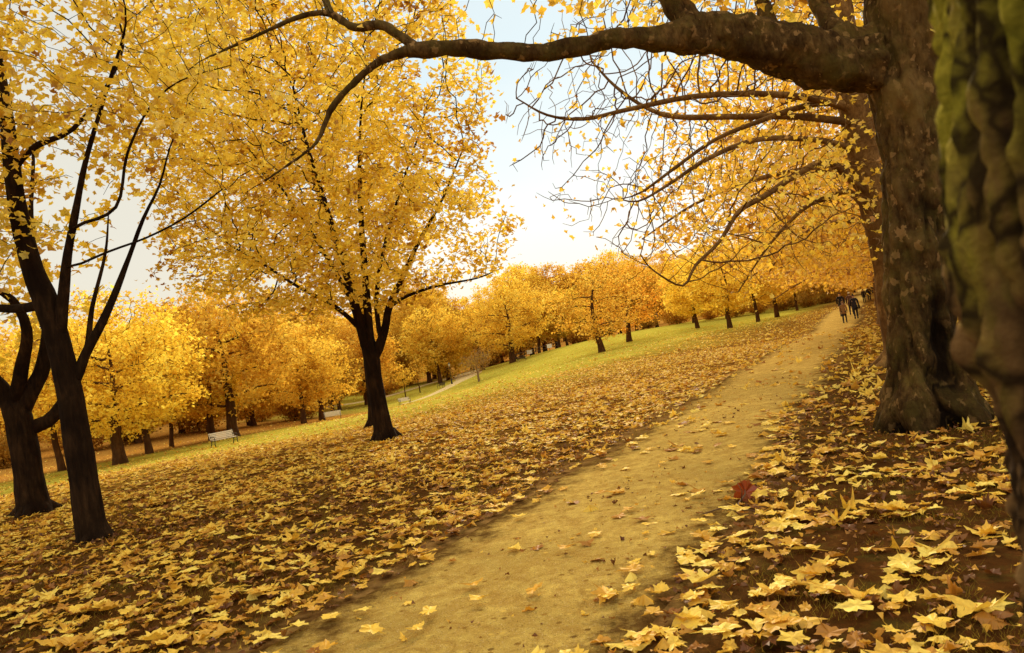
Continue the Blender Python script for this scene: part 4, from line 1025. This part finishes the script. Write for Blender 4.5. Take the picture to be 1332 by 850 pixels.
# ------------------------------------------------------------------ people walking away up the path
def skin_mesh(name, V, E, rad, root=0, lv=2):
    me = bpy.data.meshes.new(name); me.from_pydata(V, E, []); o = bpy.data.objects.new(name, me); COL.objects.link(o)
    o.modifiers.new('s', 'SKIN'); sub = o.modifiers.new('d', 'SUBSURF'); sub.levels = lv; sub.render_levels = lv
    for i, v in enumerate(me.skin_vertices[0].data):
        rr = rad[i]; v.radius = rr if hasattr(rr, '__len__') else (rr, rr); v.use_root = (i == root)
    dg = bpy.context.evaluated_depsgraph_get(); m = bpy.data.meshes.new_from_object(o.evaluated_get(dg))
    bpy.data.objects.remove(o); m.name = name
    m.polygons.foreach_set('use_smooth', np.ones(len(m.polygons), bool)); return m
SK = flat_mat('skin', (.45, .26, .16), .6, .1)
def person(x, y, h, rz, label, coat, trousers, hair, coat_len=.85, stride=.28, hat=None, bag=None, group=None):
    k = h/1.75
    root = empty('person', (x, y, hz(x, y)+.02), rz, label, 'person', group); root.scale = (k, k, k)
    # walks towards +y ; skeleton joints
    st = stride
    V = [(0, 0, .95), (0, 0, 1.15), (0, .01, 1.36), (0, .0, 1.47), (0, .01, 1.56), (0, .03, 1.66), (0, .02, 1.73)]
    Rr = [(.15, .11), (.13, .10), (.17, .11), .055, .07, .088, .06]
    E = [(0, 1), (1, 2), (2, 3), (3, 4), (4, 5), (5, 6)]
    arms = {}; legs = {}
    for s in (-1, 1):
        sw = st*s*.55
        i = len(V); V += [(s*.19, 0, 1.40), (s*.245, -sw*.45, 1.14), (s*.25, -sw+.05, .92), (s*.25, -sw+.07, .85), (s*.25, -sw+.08, .79)]
        Rr += [.06, .046, .032, (.022, .036), (.016, .03)]; E += [(2, i), (i, i+1), (i+1, i+2), (i+2, i+3), (i+3, i+4)]; arms[s] = i
        i = len(V); f = st*s
        V += [(s*.095, 0, .88), (s*.10, f*.6+.03, .50), (s*.10, f*.9-.03 if f > 0 else f*1.25, .10 if f > 0 else .15), (s*.105, f*.9+.12 if f > 0 else f*1.25+.13, .035)]
        Rr += [.088, .058, .042, .038]; E += [(0, i), (i, i+1), (i+1, i+2), (i+2, i+3)]; legs[s] = i
    bm = skin_mesh('body', V, E, Rr)
    mb = MB()
    for s in (-1, 1):      # fingers, thumb, ear, nose, eyes
        w = Vector(V[arms[s]+4])
        for j in range(4):
            b = w+Vector((0, -.026+.017*j, .012)); L_ = (.055, .066, .07, .058)[j]
            mb.tube([b, b+Vector((-s*.006, .004, -L_*.55)), b+Vector((-s*.02, .008, -L_))], [.0085, .008, .006], 6)
        b = Vector(V[arms[s]+3]); mb.tube([b+Vector((0, .02, .01)), b+Vector((-s*.012, .045, -.02)), b+Vector((-s*.02, .05, -.05))], [.011, .0095, .007], 6)
        mb.tube([(s*.082, .02, 1.61), (s*.10, .01, 1.64), (s*.095, .01, 1.67)], [.012, .016, .01], 6)
        mb.tube([(s*.032, .10, 1.65), (s*.032, .116, 1.65)], [.012, .008], 6)
    mb.tube([(0, .10, 1.655), (0, .128, 1.625), (0, .11, 1.612)], [.01, .015, .008], 6); mb.tube([(-.022, .105, 1.585), (0, .115, 1.584), (.022, .105, 1.585)], .007, 5)
    n0 = len(bm.vertices); F0 = [tuple(p.vertices) for p in bm.polygons]
    me = bpy.data.meshes.new('body'); me.from_pydata([tuple(v.co) for v in bm.vertices]+mb.V, [], F0+[tuple(i+n0 for i in f) for f in mb.F])
    me.polygons.foreach_set('use_smooth', np.ones(len(me.polygons), bool)); me.materials.append(SK); link('body', me, root)
    # coat
    hem = coat_len-.13
    CV = [(0, 0, 1.16), (0, .01, 1.36), (0, 0, 1.47), (0, 0, (1.16+hem)/2), (0, 0, hem)]; CR = [(.165, .135), (.19, .14), (.09, .085), (.20, .17), (.27, .23)]; CE = [(0, 1), (1, 2), (0, 3), (3, 4)]
    for s in (-1, 1):
        a = arms[s]; i = len(CV); CV += [V[a], V[a+1], V[a+2]]; CR += [.085, .068, .058]; CE += [(1, i), (i, i+1), (i+1, i+2)]
    o = link('coat', skin_mesh('coat', CV, CE, CR), root); o.data.materials.append(coat)
    TV = [(0, 0, .93)]; TR = [(.155, .12)]; TE = []
    for s in (-1, 1):
        a = legs[s]; i = len(TV); TV += [V[a], V[a+1], V[a+2]]; TR += [.10, .072, .058]; TE += [(0, i), (i, i+1), (i+1, i+2)]
        mb = MB(); A, B = Vector(V[a+2]), Vector(V[a+3]); mb.tube([A+Vector((0, -.05, -.03)), A+Vector((0, 0, -.03)), B+Vector((0, -.02, .0)), B+Vector((0, .05, 0))], [.045, .055, .048, .03], 8)
        mb.build('shoe', M['iron'], root, True)
    o = link('trousers', skin_mesh('trousers', TV, TE, TR), root); o.data.materials.append(trousers)
    HV = [(0, -.02, 1.62), (0, -.01, 1.70), (0, .015, 1.765)]; HR = [(.10, .085), (.104, .10), (.07, .07)]
    o = link('hat' if hat else 'hair', skin_mesh('hair', HV, [(0, 1), (1, 2)], HR), root); o.data.materials.append(hat or hair)
    if hat:
        o = link('hair', skin_mesh('hair', [(0, -.035, 1.53), (0, -.035, 1.62)], [(0, 1)], [(.09, .065), (.098, .075)]), root); o.data.materials.append(hair)
    if bag:
        b = empty('shoulder_bag', root.matrix_world.translation, rz, bag[1], 'bag')
        b.location = (x, y, hz(x, y)); b.scale = (k, k, k)
        mb = MB(); mb.box((.27, -.08, .84), (.12, .34, .26), bev=.03); pch = mb.build('pouch', bag[0], b)
        mb = MB(); mb.tube([(.30, .05, .92), (.27, .0, 1.15), (.17, .0, 1.50), (.24, -.08, 1.3), (.30, -.24, .92)], .012, 6); mb.build('strap', bag[0], pch, True)
    return root
def cloth(n, c): return flat_mat(n, c, .9, .2, 18)
navy = cloth('navy wool', (.018, .016, .022)); black = cloth('black wool', (.010, .008, .008)); tan = cloth('tan wool', (.26, .135, .045)); brown = cloth('brown wool', (.12, .05, .025))
dk = cloth('dark denim', (.015, .013, .014)); maroon = cloth('maroon', (.09, .018, .012)); cream = cloth('cream knit', (.75, .62, .38)); red = cloth('red knit', (.45, .05, .02))
hd = cloth('dark hair', (.02, .01, .006)); hb = cloth('brown hair', (.10, .045, .018)); hl = cloth('light hair', (.30, .17, .06))
PZ = -A0
GP = 'people walking away up the path'
def on_path(s, q): return xy(s, q)
x, y = on_path(60.5, -1.35); person(x, y, 1.72, PZ+.1, 'person in a long navy coat with a dark shoulder bag, nearest walkers', navy, dk, hd, .72, .20, bag=(black, 'dark shoulder bag hanging beside the person in the navy coat'))
x, y = on_path(57.5, -2.0); person(x, y, 1.45, PZ-.05, 'person in a tan coat and dark leggings, lowest of the near walkers', tan, dk, hl, .80, .22)
x, y = on_path(66, -2.4); person(x, y, 1.80, PZ, 'person in a black jacket at the left of the nearest walkers', black, dk, hb, .85, .24)
x, y = on_path(66.5, -1.75); person(x, y, 1.72, PZ, 'person in a brown coat and pale knitted hat between the near walkers', brown, dk, hb, .8, .24, hat=cream)
x, y = on_path(107, -1.2); person(x, y, 1.62, PZ, 'shorter one of the dark clothed couple further up the path', black, dk, hd, .75, .2)
x, y = on_path(108, -.6); person(x, y, 1.80, PZ, 'taller one of the dark clothed couple further up the path', navy, dk, hd, .85, .28)
x, y = on_path(140, -.1); person(x, y, 1.72, PZ, 'far walker in dark clothes with a red hat', black, dk, hd, .8, .25, hat=red)
x, y = on_path(165, .35); person(x, y, 1.75, PZ, 'farthest dark walker at the top of the path', black, dk, hd, .85, .25)

# the red-brown curled leaf and the twigs beside it
g = np.random.default_rng(77)
V, Lp = leaves_geo(np.zeros((1, 3)), np.array([[0, 0, 1.]]), np.full(1, .19), LEAF_HI, .5, g)
me = mesh_np('red_leaf', V, Lp, np.arange(0, len(Lp), 3), False, [M['leaf_red']], {'tint': np.full(len(V), .6)})
o = link('red_leaf', me); o.location = (1.74, 6.86, .10); o.rotation_euler = (R(72), R(18), R(-20)); tag(o, 'red brown curled leaf standing up beside a twig by the path', 'leaf')
mb = MB(); mb.tube([(1.30, 6.62, .03), (1.45, 6.63, .05), (1.62, 6.70, .045), (1.72, 6.82, .09), (1.76, 6.95, .14)], [.005, .007, .008, .007, .004], 6)
mb.tube([(1.62, 6.70, .045), (1.58, 6.55, .05), (1.70, 6.42, .03)], [.006, .005, .003], 6); mb.tube([(1.66, 6.74, .06), (1.67, 6.70, .15), (1.64, 6.70, .22)], [.005, .004, .002], 6)
tag(mb.build('twig', M['twig'], None, True), 'forked brown twig lying beside the red brown leaf', 'twig')

# ------------------------------------------------------------------ light, sky, camera
SUN_AZ, SUN_EL = R(6), R(27)
w = bpy.data.worlds.new('World'); sc.world = w; w.use_nodes = True; nt = w.node_tree; nt.nodes.clear()
out = nt.nodes.new('ShaderNodeOutputWorld')
sky = nt.nodes.new('ShaderNodeTexSky'); sky.sky_type = 'NISHITA'; sky.sun_disc = False; sky.sun_elevation = SUN_EL; sky.sun_rotation = SUN_AZ
sky.air_density = 1.0; sky.dust_density = 1.5; sky.ozone_density = 1.0
b1 = nt.nodes.new('ShaderNodeBackground'); b1.inputs[1].default_value = .05; nt.links.new(sky.outputs[0], b1.inputs[0])
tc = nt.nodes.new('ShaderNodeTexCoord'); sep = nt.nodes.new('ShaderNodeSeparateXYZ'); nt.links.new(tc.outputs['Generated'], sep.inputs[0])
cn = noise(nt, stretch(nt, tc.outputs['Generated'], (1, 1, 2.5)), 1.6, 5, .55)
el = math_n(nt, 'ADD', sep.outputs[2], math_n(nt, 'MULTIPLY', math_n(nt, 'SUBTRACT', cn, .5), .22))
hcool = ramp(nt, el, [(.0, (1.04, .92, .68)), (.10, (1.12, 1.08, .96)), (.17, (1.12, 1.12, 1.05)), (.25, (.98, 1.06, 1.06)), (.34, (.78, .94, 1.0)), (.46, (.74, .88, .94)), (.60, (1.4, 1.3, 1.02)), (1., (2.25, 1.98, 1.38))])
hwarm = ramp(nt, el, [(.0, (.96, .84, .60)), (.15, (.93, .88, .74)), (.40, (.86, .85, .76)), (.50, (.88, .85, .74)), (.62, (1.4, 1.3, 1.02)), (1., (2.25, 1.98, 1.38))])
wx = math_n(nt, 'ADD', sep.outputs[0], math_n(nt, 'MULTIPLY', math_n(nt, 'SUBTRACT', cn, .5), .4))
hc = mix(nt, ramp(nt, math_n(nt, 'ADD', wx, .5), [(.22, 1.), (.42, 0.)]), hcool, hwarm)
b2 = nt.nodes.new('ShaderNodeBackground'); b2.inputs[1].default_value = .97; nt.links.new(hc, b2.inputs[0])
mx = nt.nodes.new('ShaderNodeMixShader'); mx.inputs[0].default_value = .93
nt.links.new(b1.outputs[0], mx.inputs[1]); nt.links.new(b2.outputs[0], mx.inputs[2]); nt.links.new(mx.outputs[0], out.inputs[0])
sl = bpy.data.lights.new('sun', 'SUN'); sl.energy = 4.5; sl.angle = R(10); sl.color = (1, .83, .54)
so = bpy.data.objects.new('sun', sl); COL.objects.link(so); so.location = (0, 0, 40)
sd = Vector((math.sin(SUN_AZ)*math.cos(SUN_EL), math.cos(SUN_AZ)*math.cos(SUN_EL), math.sin(SUN_EL)))
so.rotation_euler = (-sd).to_track_quat('-Z', 'Y').to_euler()

cam = bpy.data.cameras.new('camera'); cam.sensor_width = 36; cam.lens = 28.24; cam.clip_start = .05; cam.clip_end = 3000
cam.dof.use_dof = True; cam.dof.focus_distance = 13; cam.dof.aperture_fstop = 5.6
co = bpy.data.objects.new('camera', cam); COL.objects.link(co); sc.camera = co
p_, r_ = 30/1045, R(9)
f = Vector((0, math.cos(p_), math.sin(p_))); r0 = Vector((1, 0, 0)); u0 = Vector((0, -math.sin(p_), math.cos(p_)))
rt = r0*math.cos(r_)-u0*math.sin(r_); up = r0*math.sin(r_)+u0*math.cos(r_)
co.matrix_world = Matrix(((rt.x, up.x, -f.x, 0), (rt.y, up.y, -f.y, 0), (rt.z, up.z, -f.z, 1.6), (0, 0, 0, 1)))
sc.view_settings.view_transform = 'Standard'; sc.view_settings.look = 'None'; sc.view_settings.exposure = 0
sc.render.engine = 'CYCLES'
sc.cycles.max_bounces = 8; sc.cycles.transparent_max_bounces = 8; sc.cycles.use_denoising = True
